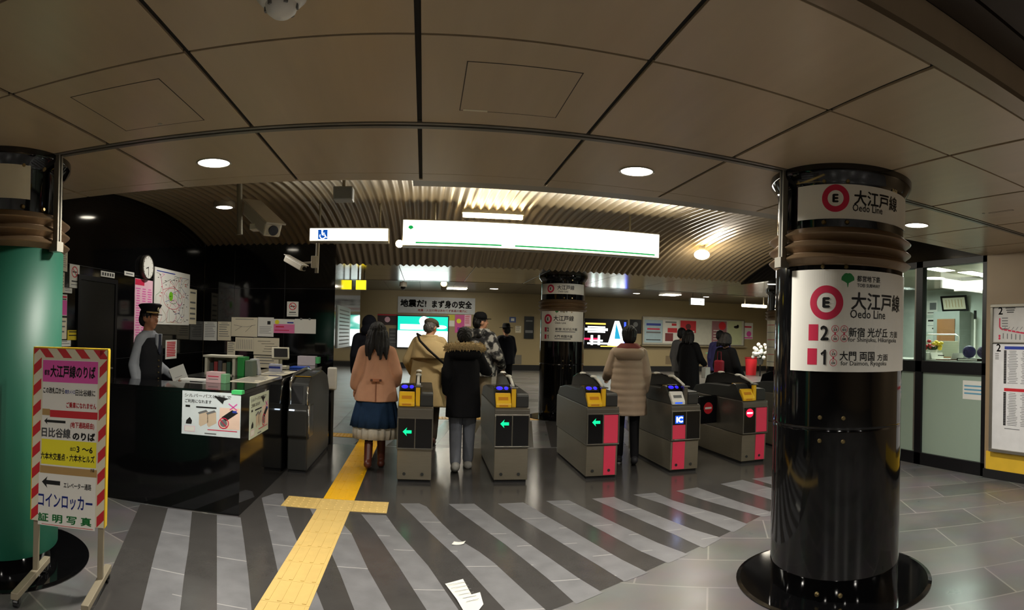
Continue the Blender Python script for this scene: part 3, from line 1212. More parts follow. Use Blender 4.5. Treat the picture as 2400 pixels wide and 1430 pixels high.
# the same signs on the distant column, dimmer and simpler
vc = view_a(colC)
OFFA = 0.0
col_sign('line_sign', 'distant pale route sign on the black column beyond the gates', colC, 1.71, .60, vc - 68, vc + 66, SIGNW, lambda p, w_, h_: (ginkgo(p, -.10, .235, .03, GREEN, 1), p.text('都営地下鉄', .03, .24, .13, .034, INK, 2, .02), line_ring(p, -.28, .10, .09), p.text('大江戸線', .03, .115, .38, .10, INK, 2, .022), p.text('Oedo Line', -.03, .035, .20, .04, INK, 2, .01), p.rect(-.33, -.09, .05, .08, CRIM, 1), p.text('2', -.27, -.09, .04, .07, INK, 2, .03), p.text('新宿 光が丘方面', .09, -.08, .42, .05, INK, 2, .02), p.rect(.07, -.125, .38, .015, INKG, 1), p.rect(-.33, -.22, .05, .08, CRIM, 1), one(p, -.27, -.22, .034, .07, INK, 2), p.text('大門 両国方面', .03, -.21, .34, .05, INK, 2, .02), p.rect(.02, -.255, .30, .015, INKG, 1)))
col_sign('line_sign', 'distant narrow line sign above the ring of the column beyond the gates', colC, 2.36, .19, vc - 66, vc + 66, SIGNW, lambda p, w_, h_: (line_ring(p, -.24, 0, .075), p.text('大江戸線', .05, .02, .32, .085, INK, 2, .022), p.text('Oedo Line', 0, -.05, .18, .035, INK, 2, .01)))
vd = view_a(colD)
col_sign('notice_sheet', 'tall pale notice sheet with ruled lines on the most distant black column', colD, 1.45, 1.0, vd - 75, vd - 20, CREAM, lambda p, w_, h_: [p.rect(0, .40 - .16 * i, w_ * .9, .012, INKG if i % 2 else RED, 1) for i in range(6)])
# blank cream sheet on the green column
vb = view_a(colB)
col_sign('blank_notice', 'blank cream sheet high on the column wrapped in green', colB, 2.335, .20, vb - 60, vb + 25, CREAM, lambda p, w_, h_: None, 'notice')

# junction box slung under the large security camera
cc_ = [o for o in bpy.data.objects if o.name.startswith('security_camera')][0]
p0 = ony(610, 533, 5.45) - Vector(cc_.location)
B().box((p0.x - .09, p0.y - .06, p0.z - .03), (p0.x + .05, p0.y + .06, p0.z + .03), CAMW).done('junction_box', cc_, bevel=.006)


# ================================================================== NOTICE STAND BY THE GREEN COLUMN
pl_, pr_ = atr(73, 1212, 3.36), atr(243, 1243, 3.24)
mid = (pl_ + pr_) / 2
ang = math.atan2(pr_.y - pl_.y, pr_.x - pl_.x)
BWID = math.hypot(pr_.y - pl_.y, pr_.x - pl_.x)
ns = thing('notice_stand', 'white notice board with red striped border standing on castors before the green column', 'notice stand', (mid.x, mid.y, 0), ang)
ZB, ZT = .385, 1.365
WOOD = M('board_wood', (196, 180, 150), .5, 0, .1, 14)
YFR = M('yellow_board_edge', (226, 190, 40), .4)
LEGM = M('stand_leg_paint', (150, 140, 118), .45, .2, .15)
hw = BWID / 2
B().box((-hw, 0, ZB), (hw, .02, ZT), WHITEP).done('board', ns)
b = B()
b.box((-hw - .004, .0, ZT), (hw + .004, .055, ZT + .008), YFR)
b.box((hw, .0, ZB), (hw + .006, .055, ZT), YFR)
b.box((-hw - .006, .0, ZB), (-hw, .055, ZT), YFR)
b.box((-hw, .02, ZB), (hw, .055, ZB + .01), YFR)
b.done('edge_frame', ns, bevel=.001)
bp = P((0, 0, (ZB + ZT) / 2), (1, 0, 0), (0, -1, 0))
HB = ZT - ZB
bp.rect(0, 0, BWID, HB, CREAM, 1)
# red and cream barber stripes clipped to the border band
bw_ = .046


def clip(poly, lo, hi):
    def cut(pts, ax, val, keep_less):
        out = []
        for i in range(len(pts)):
            a, c = pts[i], pts[(i + 1) % len(pts)]
            ia = (a[ax] <= val) if keep_less else (a[ax] >= val)
            ic = (c[ax] <= val) if keep_less else (c[ax] >= val)
            if ia:
                out.append(a)
            if ia != ic:
                t = (val - a[ax]) / (c[ax] - a[ax])
                out.append((a[0] + t * (c[0] - a[0]), a[1] + t * (c[1] - a[1])))
        return out
    for ax in (0, 1):
        if poly:
            poly = cut(poly, ax, lo[ax], False)
        if poly:
            poly = cut(poly, ax, hi[ax], True)
    return poly


for i in range(-6, 16):
    y = -HB / 2 + i * .118
    for lo, hi, sl in (((-hw, -HB / 2), (-hw + bw_, HB / 2), .045), ((hw - bw_ * .9, -HB / 2), (hw, HB / 2), .045)):
        q = clip([(lo[0], y), (hi[0], y + sl), (hi[0], y + sl + .058), (lo[0], y + .058)], lo, hi)
        if len(q) > 2:
            bp.poly(q, RED, 2)
for i in range(5):
    x = -hw + .03 + i * .105
    q = clip([(x, HB / 2), (x + .05, HB / 2), (x + .09, HB / 2 - .05), (x + .04, HB / 2 - .05)], (-hw, HB / 2 - .05), (hw, HB / 2))
    if len(q) > 2:
        bp.poly(q, RED, 2)
VY = lambda y: HB / 2 - (y - 20) / (950 - 20) * HB     # rows measured in the zoomed crop


def UX(x):
    return -hw + (x - 170) / (582 - 170) * BWID


uc, uw = UX(378), UX(535) - UX(225)
bp.rect(uc, VY(512), uw, VY(80) - VY(948), WHITEP, 2)
bp.rect(uc, VY(140), uw, VY(82) - VY(198), PINK, 3)
bp.text('都営', UX(247), VY(148), UX(262) - UX(232), .032, INK, 4, .03)
bp.text('大江戸線のりば', UX(393), VY(140), UX(520) - UX(266), .072, INK, 4, .035)
bp.text('この改札口から', UX(288), VY(243), UX(350) - UX(228), .036, INK, 4, .03)
bp.text('東京メトロ', UX(380), VY(246), UX(408) - UX(352), .024, BLUE, 4, .02)
bp.text('日比谷線に', UX(466), VY(248), UX(522) - UX(412), .036, INK, 4, .02)
bp.text('ご乗車になれません', UX(444), VY(316), UX(528) - UX(360), .034, RED, 4, .03)
bp.rect(UX(402), VY(366), UX(535) - UX(268), .040, RED, 3)
bp.rect(UX(246), VY(360), UX(268) - UX(224), .036, TAPE, 4)
bp.arrow_left(UX(297), VY(408), UX(358) - UX(236), .040, INK, 3)
bp.text('(地下通路経由)', UX(452), VY(422), UX(520) - UX(386), .040, RED, 4, .03)
bp.text('日比谷線', UX(305), VY(468), UX(388) - UX(222), .056, INKG, 4, .04)
bp.text('のりば', UX(462), VY(478), UX(526) - UX(400), .046, INK, 4, .05)
bp.rect(uc, VY(572), uw, VY(505) - VY(640), YEL, 3)
bp.text('出口', UX(402), VY(547), UX(418) - UX(388), .022, INK, 4, .03)
bp.text('3 ～6', UX(468), VY(547), UX(512) - UX(422), .036, INK, 4, .03)
bp.text('六本木交差点・六本木ヒルズ', UX(372), VY(595), UX(524) - UX(220), .042, INK, 4, .03)
bp.text('方面', UX(513), VY(652), UX(524) - UX(502), .020, INK, 5, .02)
bp.rect(uc, VY(668), uw + .012, .042, TAPE, 4)
bp.rect(uc - .006, VY(828), uw + .014, VY(690) - VY(972), WHITEP, 3)
bp.arrow_left(UX(282), VY(736), UX(335) - UX(230), .066, INK, 4)
bp.text('エレベーター通路', UX(432), VY(742), UX(510) - UX(355), .034, INK, 5, .02)
bp.text('コインロッカー', UX(364), VY(832), UX(520) - UX(212), .082, BLUE, 5, .02)
bp.text('証 明 写 真', UX(362), VY(926), UX(515) - UX(210), .050, GREEN, 5, .03)
bp.rect(uc, VY(962), uw * .94, .003, RED, 5)
bp.done('printed_notices', ns, label='pink, white and yellow printed transit notices')
for sx in (-1, 1):
    x = sx * (hw - .022)
    B().box((x - .016, .022, .09), (x + .016, .05, ZB + .02), LEGM).done('leg', ns, bevel=.003)
    f = B().box((x - .020, -.30, .055), (x + .020, .24, .092), LEGM).done('foot_beam', ns, bevel=.003)
    for yy in (-.26, .20):
        cs = B().cyl((x - .014, yy, .028), (x + .014, yy, .028), .028, BLACK, None, 20).done('castor', ns, bevel=.003)
        B().box((x - .019, yy - .014, .026), (x + .019, yy + .014, .056), STEELD).done('fork', cs)

# ================================================================== WALL OF THE STATION OFFICE SIDE


def lines(m=INKG, n=8, head=True):
    def f(p, w_, h_):
        if head:
            p.rect(0, h_ * .42, w_ * .5, h_ * .025, m, 1)
        p.rows(0, h_ * .33, w_ * .8, n, h_ * .72 / n, h_ * .30 / n * .7, m)
    return f


def no_smoking(p, w_, h_):
    r = w_ * .32
    p.ring(0, h_ * .18, r, r * .8, RED, 1)
    p.rect(0, h_ * .18, r * 1.3, r * .26, INK, 1)
    p.line(-r * .6, h_ * .18 + r * .6, r * .6, h_ * .18 - r * .6, r * .17, RED, 2)
    p.rect(0, -h_ * .22, w_ * .6, h_ * .06, INK, 1)
    p.rect(0, -h_ * .36, w_ * .7, h_ * .03, INKG, 1)


def rmap(p, w_, h_):
    cols = [RED, BLUE, GREEN, INK, PINK, TAPE, CRIM, INKG]
    rnd = random.Random(3)
    p.rect(-w_ * .2, h_ * .44, w_ * .5, h_ * .018, BLUE, 1)
    for i in range(34):
        m = cols[i % len(cols)]
        a = rnd.uniform(0, 2 * PI)
        x, y = rnd.uniform(-.36, .36) * w_, rnd.uniform(-.40, .36) * h_
        k = rnd.randint(2, 4)
        for j in range(k):
            L = rnd.uniform(.06, .2) * w_
            x2 = max(-.46 * w_, min(.46 * w_, x + L * math.cos(a)))
            y2 = max(-.46 * h_, min(.40 * h_, y + L * math.sin(a)))
            if math.hypot(x2 - x, y2 - y) > .005:
                p.line(x, y, x2, y2, .005, m, 1 + i % 2)
            x, y = x2, y2
            a += rnd.choice((-PI / 4, PI / 4, 0))
    for r in (.13, .27):
        n = 40
        pts = [(r * w_ * math.cos(2 * PI * i / n), -.02 * h_ + r * .9 * h_ * .8 * math.sin(2 * PI * i / n)) for i in range(n)]
        for i in range(n):
            p.line(*pts[i], *pts[(i + 1) % n], .006, CRIM if r > .2 else GREEN, 2)
    p.disc(-.06 * w_, .02 * h_, .055 * w_, M('map_park_green', (120, 200, 40), .5), 3, 16)
    for i in range(40):
        p.rect(rnd.uniform(-.44, .44) * w_, rnd.uniform(-.46, .38) * h_, rnd.uniform(.02, .06) * w_, .008, INK if i % 3 else RED, 3)


def timetable(p, w_, h_):
    p.rect(-w_ * .24, h_ * .465, w_ * .5, h_ * .06, CRIM, 1)
    for i in range(34):
        for j in range(3):
            p.rect((-.32 + .32 * j) * w_, h_ * (.40 - .025 * i), w_ * random.uniform(.15, .27), h_ * .010, PINK, 1)


LW = ('left', XL)
sheet('no_smoking_sign', 'white no smoking sign on the black wall beside the door near the green column', 'sign', (163, 620, 185, 675), 'x', XL, PAPER, no_smoking)
sheet('wall_notice', 'tall cream notice, topmost of the papers beside the green column', 'notice', (141, 583, 157, 636), 'x', XL, CREAM, lines(), group=None)
sheet('wall_notice', 'cream notice with a flap just under the topmost paper beside the green column', 'notice', (139, 638, 150, 686), 'x', XL, CREAM, lines(INKG, 5))
sheet('wall_notice', 'small white wide slip above the pink poster beside the green column', 'notice', (150, 675, 168, 687), 'x', XL, PAPER, lines(INKG, 2, False))
sheet('wall_poster', 'pink poster on the black wall beside the green column', 'poster', (140, 690, 156, 740), 'x', XL, PAPER, lambda p, w_, h_: (p.rect(0, -h_ * .12, w_ * .96, h_ * .7, PINK, 1), p.rect(0, h_ * .38, w_ * .9, h_ * .10, CRIM, 1), p.rect(0, h_ * .27, w_ * .8, h_ * .05, INK, 1)))
sheet('wall_notice', 'plain cream sheet under the pink poster beside the green column', 'notice', (139, 745, 155, 795), 'x', XL, CREAM, lines(INKG, 3, False))
sheet('wall_notice', 'small yellow notice on the black wall left of the door handle height', 'notice', (158, 774, 184, 797), 'x', XL, M('notice_yellow', (214, 190, 40), .5), lines(INK, 2, False)) ['label'] = 'small yellow notice on the black wall between door and green column'
sheet('wall_notice', 'small white slip just above the top edge of the notice stand', 'notice', (139, 798, 165, 812), 'x', XL, PAPER, lines(INKG, 2, False))
sheet('door_plate', 'wide white door plate above the black door', 'sign', (236, 637, 268, 650), 'x', XL, PAPER, lambda p, w_, h_: [p.rect((-.36 + .18 * i) * w_, 0, w_ * .11, h_ * .55, INK, 1) for i in range(5)])
sheet('door_plate', 'narrow white door plate between the black door and the clock', 'sign', (291, 637, 314, 647), 'x', XL, PAPER, lambda p, w_, h_: p.rect(0, 0, w_ * .7, h_ * .3, INKG, 1))
sheet('fare_table', 'tall pink fare table behind the station attendant', 'poster', (316, 655, 353, 880), 'x', XL, PINKL, timetable)
sheet('route_map', 'large railway route map on the black wall above the attendant', 'poster', (361, 634, 441, 761), 'x', XL, PAPER, rmap, t=.012)
sheet('wall_notice', 'cream timetable notice hanging next to the large route map', 'notice', (443, 678, 459, 760), 'x', XL, CREAM, lambda p, w_, h_: [p.rect(0, h_ * y, w_ * .7, h_ * .05, INKG, 1) for y in (.40, .12, -.05, -.2, -.34)])
sheet('wall_notice', 'white sheet with red writing on the wall at the attendant\'s elbow', 'notice', (388, 797, 413, 841), 'x', XL, PAPER, lambda p, w_, h_: p.rows(0, h_ * .38, w_ * .8, 9, h_ * .09, h_ * .06, RED))
# door of the office
a, c = onx(187, 655, XL), onx(268, 655, XL)
do = bpy.data.objects.new('door_1', None)
C.objects.link(do)
struct(do)
DOORM = M('door_dark', (24, 25, 22), .3, .2, .1)
B().box((XL, a.y, 0), (XL + .012, c.y, a.z), DOORM).done('door_leaf', do, bevel=.003)
b = B()
b.box((XL, a.y - .05, 0), (XL + .02, a.y, a.z + .05), BLKF)
b.box((XL, c.y, 0), (XL + .02, c.y + .05, a.z + .05), BLKF)
b.box((XL, a.y, a.z), (XL + .02, c.y, a.z + .05), BLKF)
b.done('door_frame', do)
B().cyl((XL + .012, c.y - .1, 1.02), (XL + .06, c.y - .1, 1.02), .012, STEEL).cyl((XL + .055, c.y - .1, 1.02), (XL + .055, c.y - .24, 1.02), .010, STEEL).done('door_handle', do)
# clock
p0, p1 = onx(348, 598, XL + .05), onx(348, 655, XL + .05)
rc = (p0.z - p1.z) / 2
ck = thing('wall_clock', 'round white wall clock in a silver case above the fare table', 'clock', (XL, p0.y, (p0.z + p1.z) / 2))
B().lathe([(0, 0), (rc * .98, 0), (rc, .01), (rc, .05), (rc * .93, .06), (rc * .92, .05), (0, .05)], STEEL, 48, Matrix.Rotation(R(90), 4, 'Y')).done('case', ck, smooth=False)
cp = P((.052, 0, 0), (0, 1, 0), (1, 0, 0))
cp.disc(0, 0, rc * .92, PAPER, 0)
for i in range(12):
    a = R(30 * i)
    cp.line(rc * .74 * math.sin(a), rc * .74 * math.cos(a), rc * .86 * math.sin(a), rc * .86 * math.cos(a), .008, INK, 1)
cp.done('dial', ck)
hp = P((.055, 0, 0), (0, 1, 0), (1, 0, 0))
hp.line(0, 0, rc * .42 * math.sin(R(250)), rc * .42 * math.cos(R(250)), .012, INK, 0)
hp.done('hour_hand', ck)
hp = P((.057, 0, 0), (0, 1, 0), (1, 0, 0))
hp.line(0, 0, rc * .70 * math.sin(R(176)), rc * .70 * math.cos(R(176)), .008, INK, 0)
hp.done('minute_hand', ck)

# papers on the block wall behind the counter
YB = 8.7
pk = 'papers on the black wall behind the counter'
sheet('wall_notice', 'grey-white sheet at the corner end of the row behind the counter', 'notice', (478, 754, 508, 798), 'y', YB, PAPER, lines(), group=None)
sheet('wall_notice', 'cream sheet with one heading beside the line diagram behind the counter', 'notice', (511, 754, 541, 798), 'y', YB, CREAM, lines(INKG, 6))
sheet('wall_notice', 'wide cream sheet with a branching line diagram behind the counter', 'notice', (543, 744, 603, 789), 'y', YB, CREAM, lambda p, w_, h_: [p.line(-w_ * .4, h_ * .1, -w_ * .1, h_ * .02, .004, INK), p.line(-w_ * .35, -h_ * .2, -w_ * .1, h_ * .02, .004, INK), p.line(w_ * .1, 0, w_ * .42, h_ * .12, .004, INK), p.line(w_ * .05, -h_ * .25, w_ * .3, h_ * .1, .004, INK), p.rect(0, h_ * .4, w_ * .7, .008, INKG), p.line(-w_ * .1, h_ * .02, w_ * .1, 0, .004, INKG)])
sheet('wall_notice', 'white sheet with a small dark stamp behind the counter', 'notice', (605, 744, 641, 789), 'y', YB, PAPER, lambda p, w_, h_: (p.rect(w_ * .2, h_ * .22, w_ * .2, h_ * .18, INK), p.rows(0, 0, w_ * .8, 5, h_ * .08, .006, INKG)))
sheet('wall_poster', 'pink leaflet with a yellow sun hanging behind the counter', 'poster', (642, 748, 690, 781), 'y', YB, M('leaflet_pink', (226, 118, 168), .5), lambda p, w_, h_: (p.rect(0, h_ * .32, w_, h_ * .36, PAPER), p.disc(-w_ * .34, h_ * .28, h_ * .16, YEL, 2, 20), p.rect(w_ * .3, h_ * .25, w_ * .3, h_ * .1, BLUE, 2), p.rect(-w_ * .2, -h_ * .05, w_ * .4, h_ * .1, CRIM, 2), p.rect(-w_ * .1, -h_ * .3, w_ * .7, h_ * .06, CRIM, 2)))
sheet('wall_notice', 'blank white sheet hung by clips beside the pink leaflet', 'notice', (691, 748, 740, 782), 'y', YB, PAPER, lambda p, w_, h_: (p.rect(-w_ * .2, h_ * .5, .03, .03, INKG), p.rect(w_ * .2, h_ * .5, .03, .03, INKG)))
sheet('no_smoking_sign', 'white no smoking sign above the pink leaflet behind the counter', 'sign', (673, 707, 699, 742), 'y', YB, PAPER, no_smoking)
sheet('wall_notice', 'narrow grey sheet lowest beside the fare chart behind the counter', 'notice', (533, 801, 551, 832), 'y', YB, CREAM, lines(INKG, 5))
sheet('wall_notice', 'wide cream fare chart in columns under the line diagram', 'notice', (552, 791, 594, 823), 'y', YB, CREAM, lambda p, w_, h_: [p.rect(w_ * (-.4 + .1 * i), 0, .006, h_ * .7, INKG) for i in range(9)])
sheet('wall_notice', 'cream chart with ruled black lines under the stamped sheet', 'notice', (595, 792, 654, 832), 'y', YB, CREAM, lambda p, w_, h_: [p.rect(random.uniform(-.1, .2) * w_, h_ * (.3 - .15 * i), w_ * .5, .006, INK) for i in range(5)])
sheet('wall_notice', 'cream chart half hidden by the counter, lowest of the wall papers', 'notice', (595, 834, 653, 862), 'y', YB, CREAM, lines(INKG, 3))

# ================================================================== COUNTER
o = thing('service_counter', 'glossy black granite service counter with a poster at its corner', 'counter', (0, 0, 0))
prof = [(XL + .01, 4.42), (-1.42, 4.50), (-1.42, 8.68), (-1.95, 8.68), (-1.95, 5.0), (XL + .01, 4.95)]
B().prism(prof, 0, .965, BLK, 'z').done('counter_body', o)
prof2 = [(XL + .01, 4.417), (-1.417, 4.497), (-1.417, 8.69), (-1.97, 8.69), (-1.97, 5.02), (XL + .01, 4.97)]
B().prism(prof2, .965, 1.0, BLK, 'z').done('counter_top', o, bevel=.004)


def pass_poster(flip):
    def f(p, w_, h_):
        p.text('シルバーパスは改札で', -w_ * .06, h_ * .40, w_ * .80, h_ * .085, INKG, 1, .02)
        p.text('ご利用になれます', -w_ * .22, h_ * .27, w_ * .46, h_ * .085, INK, 1, .02)
        p.poly([(w_ * .04, h_ * .42), (w_ * .17, h_ * .40), (w_ * .30, h_ * .37), (w_ * .22, h_ * .32), (w_ * .20, h_ * .24), (w_ * .12, h_ * .33)], INK, 2)
        p.rect(-w_ * .08, h_ * .14, w_ * .35, h_ * .035, INK, 1)
        p.rect(-w_ * .40, h_ * .15, w_ * .08, h_ * .05, INK, 1)
        BX = M('poster_machine', (206, 186, 160), .5)
        for x in (-.20, -.06):
            p.poly([(w_ * x, h_ * -.02), (w_ * (x + .15), h_ * .05), (w_ * (x + .16), h_ * -.20), (w_ * (x + .03), h_ * -.30), (w_ * x, h_ * -.26)], BX, 1)
            p.poly([(w_ * x, h_ * -.02), (w_ * (x + .15), h_ * .05), (w_ * (x + .12), h_ * .09), (w_ * (x - .02), h_ * .02)], INKG, 2)
        p.poly([(-w_ * .42, -h_ * .18), (-w_ * .36, -h_ * .10), (-w_ * .32, -h_ * .18), (-w_ * .33, -h_ * .26), (-w_ * .43, -h_ * .26)], INK, 1)
        p.rect(w_ * .32, -h_ * .08, w_ * .34, h_ * .48, M('poster_peach', (236, 206, 186), .5), 1)
        p.poly([(w_ * .18, h_ * -.06), (w_ * .36, h_ * .12), (w_ * .46, h_ * .06), (w_ * .26, h_ * -.14)], INK, 2)
        p.rect(w_ * .40, h_ * .08, w_ * .07, h_ * .05, BLUE, 3)
        p.ring(w_ * .22, h_ * -.19, w_ * .09, w_ * .075, CRIM, 3)
        p.disc(w_ * .22, -h_ * .19, w_ * .06, INKG, 2, 20)
        p.line(w_ * .16, -h_ * .11, w_ * .28, -h_ * .28, w_ * .014, CRIM, 4)
        p.line(w_ * .30, h_ * .26, w_ * .44, h_ * .12, w_ * .016, PINK, 3)
        p.line(w_ * .44, h_ * .26, w_ * .32, h_ * .12, w_ * .016, PINK, 3)
        p.rect(-w_ * .36, -h_ * .37, w_ * .18, h_ * .13, PINKL, 1)
        p.rect(-w_ * .36, -h_ * .37, w_ * .16, h_ * .11, PAPER, 2)
        p.rect(w_ * .20, -h_ * .36, w_ * .5, h_ * .02, CRIM, 1)
        p.rect(0, -h_ * .45, w_ * .2, h_ * .03, INKG, 1)
    return f


def quad_sheet(name, label, cat, tl, br, o3, u3, n3, m, paint, t=.004):
    """sheet on a slanted vertical plane given by a point, along-direction and normal; corners from the photograph"""
    o3, u3, n3 = Vector(o3), Vector(u3).normalized(), Vector(n3).normalized()

    def hit(x, y):
        d = ray(x, y)
        e = Vector((0, 0, EYE))
        k = (o3 - e).dot(n3) / d.dot(n3)
        return e + d * k
    a, c = hit(*tl), hit(*br)
    mx = (tl[0] + br[0]) / 2
    zt, zb = hit(mx, tl[1]).z, hit(mx, br[1]).z
    ctr = (a + c) / 2
    ctr.z = (zt + zb) / 2
    p = P(ctr + n3 * t, u3, n3)
    w_, h_ = abs((c - a).dot(u3)), abs(zt - zb)
    p.slab(w_, h_, t, m)
    paint(p, w_, h_)
    return tag(p.done(name), label, cat)


uf = Vector((-1.42 - (XL + .01), .08, 0)).normalized()
POSW = M('poster_white_blue', (214, 224, 226), .5)
quad_sheet('counter_poster', 'large white poster about passes with torn top stuck on the counter front', 'poster', (428, 919), (563, 1022), (-1.42, 4.50, 0), uf, (uf.y, -uf.x, 0), POSW, pass_poster(0))
quad_sheet('counter_poster', 'second poster of the same design on the counter side towards the gates', 'poster', (586, 923), (627, 1018), (-1.42, 4.5, 0), (0, 1, 0), (1, 0, 0), M('poster_cream_green', (206, 214, 190), .5), pass_poster(1))
a = onz(585, 917, 1.0)
tag(B().box((-1.50, 4.487, .975), (-1.413, 4.56, 1.004), M('green_tape', (70, 200, 110), .5)).done('tape_marker'), 'bright green tape wrapped over the counter corner', 'tape')


# things lying on the counter top
def on_counter(x, y):
    return onz(x, y, 1.0)


CT = 1.0
q = on_counter(461, 893)
tag(B().box((q.x - .15, q.y - .05, CT), (q.x + .13, q.y + .10, CT + .018), PAPER, ).done('paper_stack', bevel=.003), 'stack of white forms lying on the counter beside the pink box', 'papers')
q = on_counter(503, 898)
ob = thing('tissue_box', 'pale pink cardboard box with green end on the counter front', 'box', (q.x, q.y, CT), R(-6))
B().box((-.09, 0, 0), (.06, .11, .10), M('box_pink', (212, 176, 176), .5)).done('carton', ob, bevel=.003)
B().box((.062, .0, 0), (.11, .10, .085), M('box_green', (120, 176, 130), .5)).done('side_box', ob, bevel=.003, label='green end of the box')
pp_ = P((-.015, -.001, .05), (1, 0, 0), (0, -1, 0))
pp_.rect(0, .01, .11, .008, CRIM, 0).rect(0, -.015, .10, .006, INKG, 0)
pp_.done('print', ob)
# little shelf rack with files
q = Vector((-2.12, 5.9, 0))
a, c = ony(478, 832, 5.9), ony(552, 882, 5.9)
rk = thing('desk_rack', 'small open white wooden rack of files standing on the counter', 'rack', ((a.x + c.x) / 2, 5.9, CT))
w_, h_ = (c.x - a.x) * .86, a.z - CT
RKW = M('rack_paint', (206, 202, 182), .5)
B().box((-w_ / 2 - .03, -.02, h_ - .02), (w_ / 2 + .03, .24, h_), RKW).done('top_board', rk, bevel=.002)
for s_ in (-1, 1):
    B().box((s_ * w_ / 2 - .014, 0, 0), (s_ * w_ / 2 + .014, .22, h_ - .02), RKW).done('side_board', rk, bevel=.002)
B().box((-w_ / 2, 0, 0), (w_ / 2, .22, .012), RKW).done('bottom_board', rk)
B().box((-w_ / 2, .21, .012), (w_ / 2, .22, h_ - .02), RKW).done('back_board', rk)
# the counter behind the front part, on which the rack stands, is a lower desk
dk = thing('work_desk', 'dark work desk behind the counter carrying the file rack', 'desk', (0, 0, 0))
B().box((-2.42, 5.6, .955), (-1.975, 6.6, CT), BLACK).done('desk_top', dk, bevel=.004)
for x, y in ((-2.38, 5.65), (-2.02, 5.65), (-2.38, 6.55), (-2.02, 6.55)):
    B().box((x - .02, y - .02, 0), (x + .02, y + .02, .955), BLKF).done('leg', dk)
fc = [(60, 66, 62), (150, 60, 60), (80, 80, 84), (120, 110, 90), (56, 90, 70)]
for i in range(5):
    x = -w_ * .40 + i * w_ * .155
    f_ = B().box((x, .03, .013), (x + w_ * .13, .19, h_ * (.62 + .06 * (i % 3))), M('file_%d' % i, fc[i], .5)).done('file_folder', bevel=.003)
    f_.location = rk.location
    tag(f_, ('dark green', 'dull red', 'charcoal', 'tan', 'bottle green')[i] + ' file folder standing inside the white desk rack', 'folder', 'files in the desk rack')
x0 = rk.location.x + w_ / 2 + .036
tag(B().box((x0, 5.92, CT), (x0 + .07, 6.12, CT + .20), M('file_bright_green', (44, 150, 70), .5)).done('file_folder', bevel=.003), 'bright green file standing against the outside of the white rack', 'folder', 'files beside the rack')
tag(B().box((x0 + .075, 5.95, CT), (x0 + .16, 6.1, CT + .165), M('file_grey_green', (110, 124, 108), .5)).done('file_folder', bevel=.003), 'grey green file leaning next to the bright green one', 'folder', 'files beside the rack')
q = on_counter(598, 870)
tag(B().prism([(0, 0), (.14, 0), (.11, .17), (.03, .17)], -.05, .05, M('leaflet_box', (208, 210, 214), .5), 'y', Matrix.Translation((-1.90, 6.25, CT))).done('leaflet_holder', bevel=.003), 'small white leaflet holder on the counter behind the printed sheets', 'leaflet holder')
tag(B().box((-1.80, 6.75, CT), (-1.66, 6.85, CT + .09), M('box_blue_white', (196, 200, 220), .5)).box((-1.80, 6.748, CT + .04), (-1.66, 6.75, CT + .065), BLUE).done('small_box', bevel=.002), 'little white box with a blue band on the counter', 'box')
# flat printed sheets under plastic
for k, (pts, lab) in enumerate((([(555, 886), (628, 853), (700, 860), (650, 892)], 'large printed sheet laid flat on the counter nearest the poster'), ([(610, 858), (640, 842), (725, 842), (695, 862)], 'printed sheet laid flat on the counter behind the first one'))):
    b = B()
    qq = [on_counter(*p_) for p_ in pts]
    for v in qq:
        v.x = min(-1.44, max(-1.93, v.x))
    z = CT + .001 + k * .0012
    x0, x1 = min(v.x for v in qq), max(v.x for v in qq)
    y0, y1 = (5.25, 6.1) if k == 0 else (6.25, 7.0)
    b.box((-1.80, y0, CT), (-1.50, y1, CT + .0015), CREAM)
    for j in range(16):
        b.box((-1.78, y0 + .06 + j * (y1 - y0 - .1) / 16, CT + .0015), (-1.78 + random.uniform(.15, .26), y0 + .085 + j * (y1 - y0 - .1) / 16, CT + .0018), INKG)
    tag(b.done('printed_sheet'), lab, 'sheet')
# terminal, tray and tissue box at the far end
q = on_counter(672, 850)
tm = thing('card_terminal', 'cream desk terminal with a tilted screen on the far counter', 'terminal', (-1.78, 7.25, CT))
CRM = M('terminal_cream', (206, 202, 180), .5)
B().box((-.10, -.08, 0), (.10, .08, .05), CRM).done('base', tm, bevel=.01)
B().cyl((0, 0, .05), (0, .0, .13), .02, CRM).done('neck', tm)
tx = Matrix.Translation((0, -.02, .20)) @ Matrix.Rotation(R(20), 4, 'Z') @ Matrix.Rotation(R(-18), 4, 'X')
B().box((-.11, -.03, -.075), (.11, .03, .075), CRM, tx).done('screen_case', tm, bevel=.008)
B().box((-.085, -.034, -.055), (.085, -.029, .055), INK, tx).done('screen', tm)
tag(B().box((-1.72, 7.5, CT), (-1.50, 7.75, CT + .02), M('tray_blue', (40, 84, 190), .4)).done('coin_tray', bevel=.004), 'small blue coin tray on the counter beside the terminal', 'tray')
ob = thing('tissue_box', 'pale box with green lid flap at the far counter end', 'box', (-1.62, 8.25, CT))
B().box((-.16, 0, 0), (.10, .16, .13), M('box_lilac', (206, 198, 206), .5)).done('carton', ob, bevel=.004)
B().box((.10, .01, .03), (.15, .15, .12), M('flap_green', (90, 190, 120), .5)).done('flap', ob, bevel=.003)

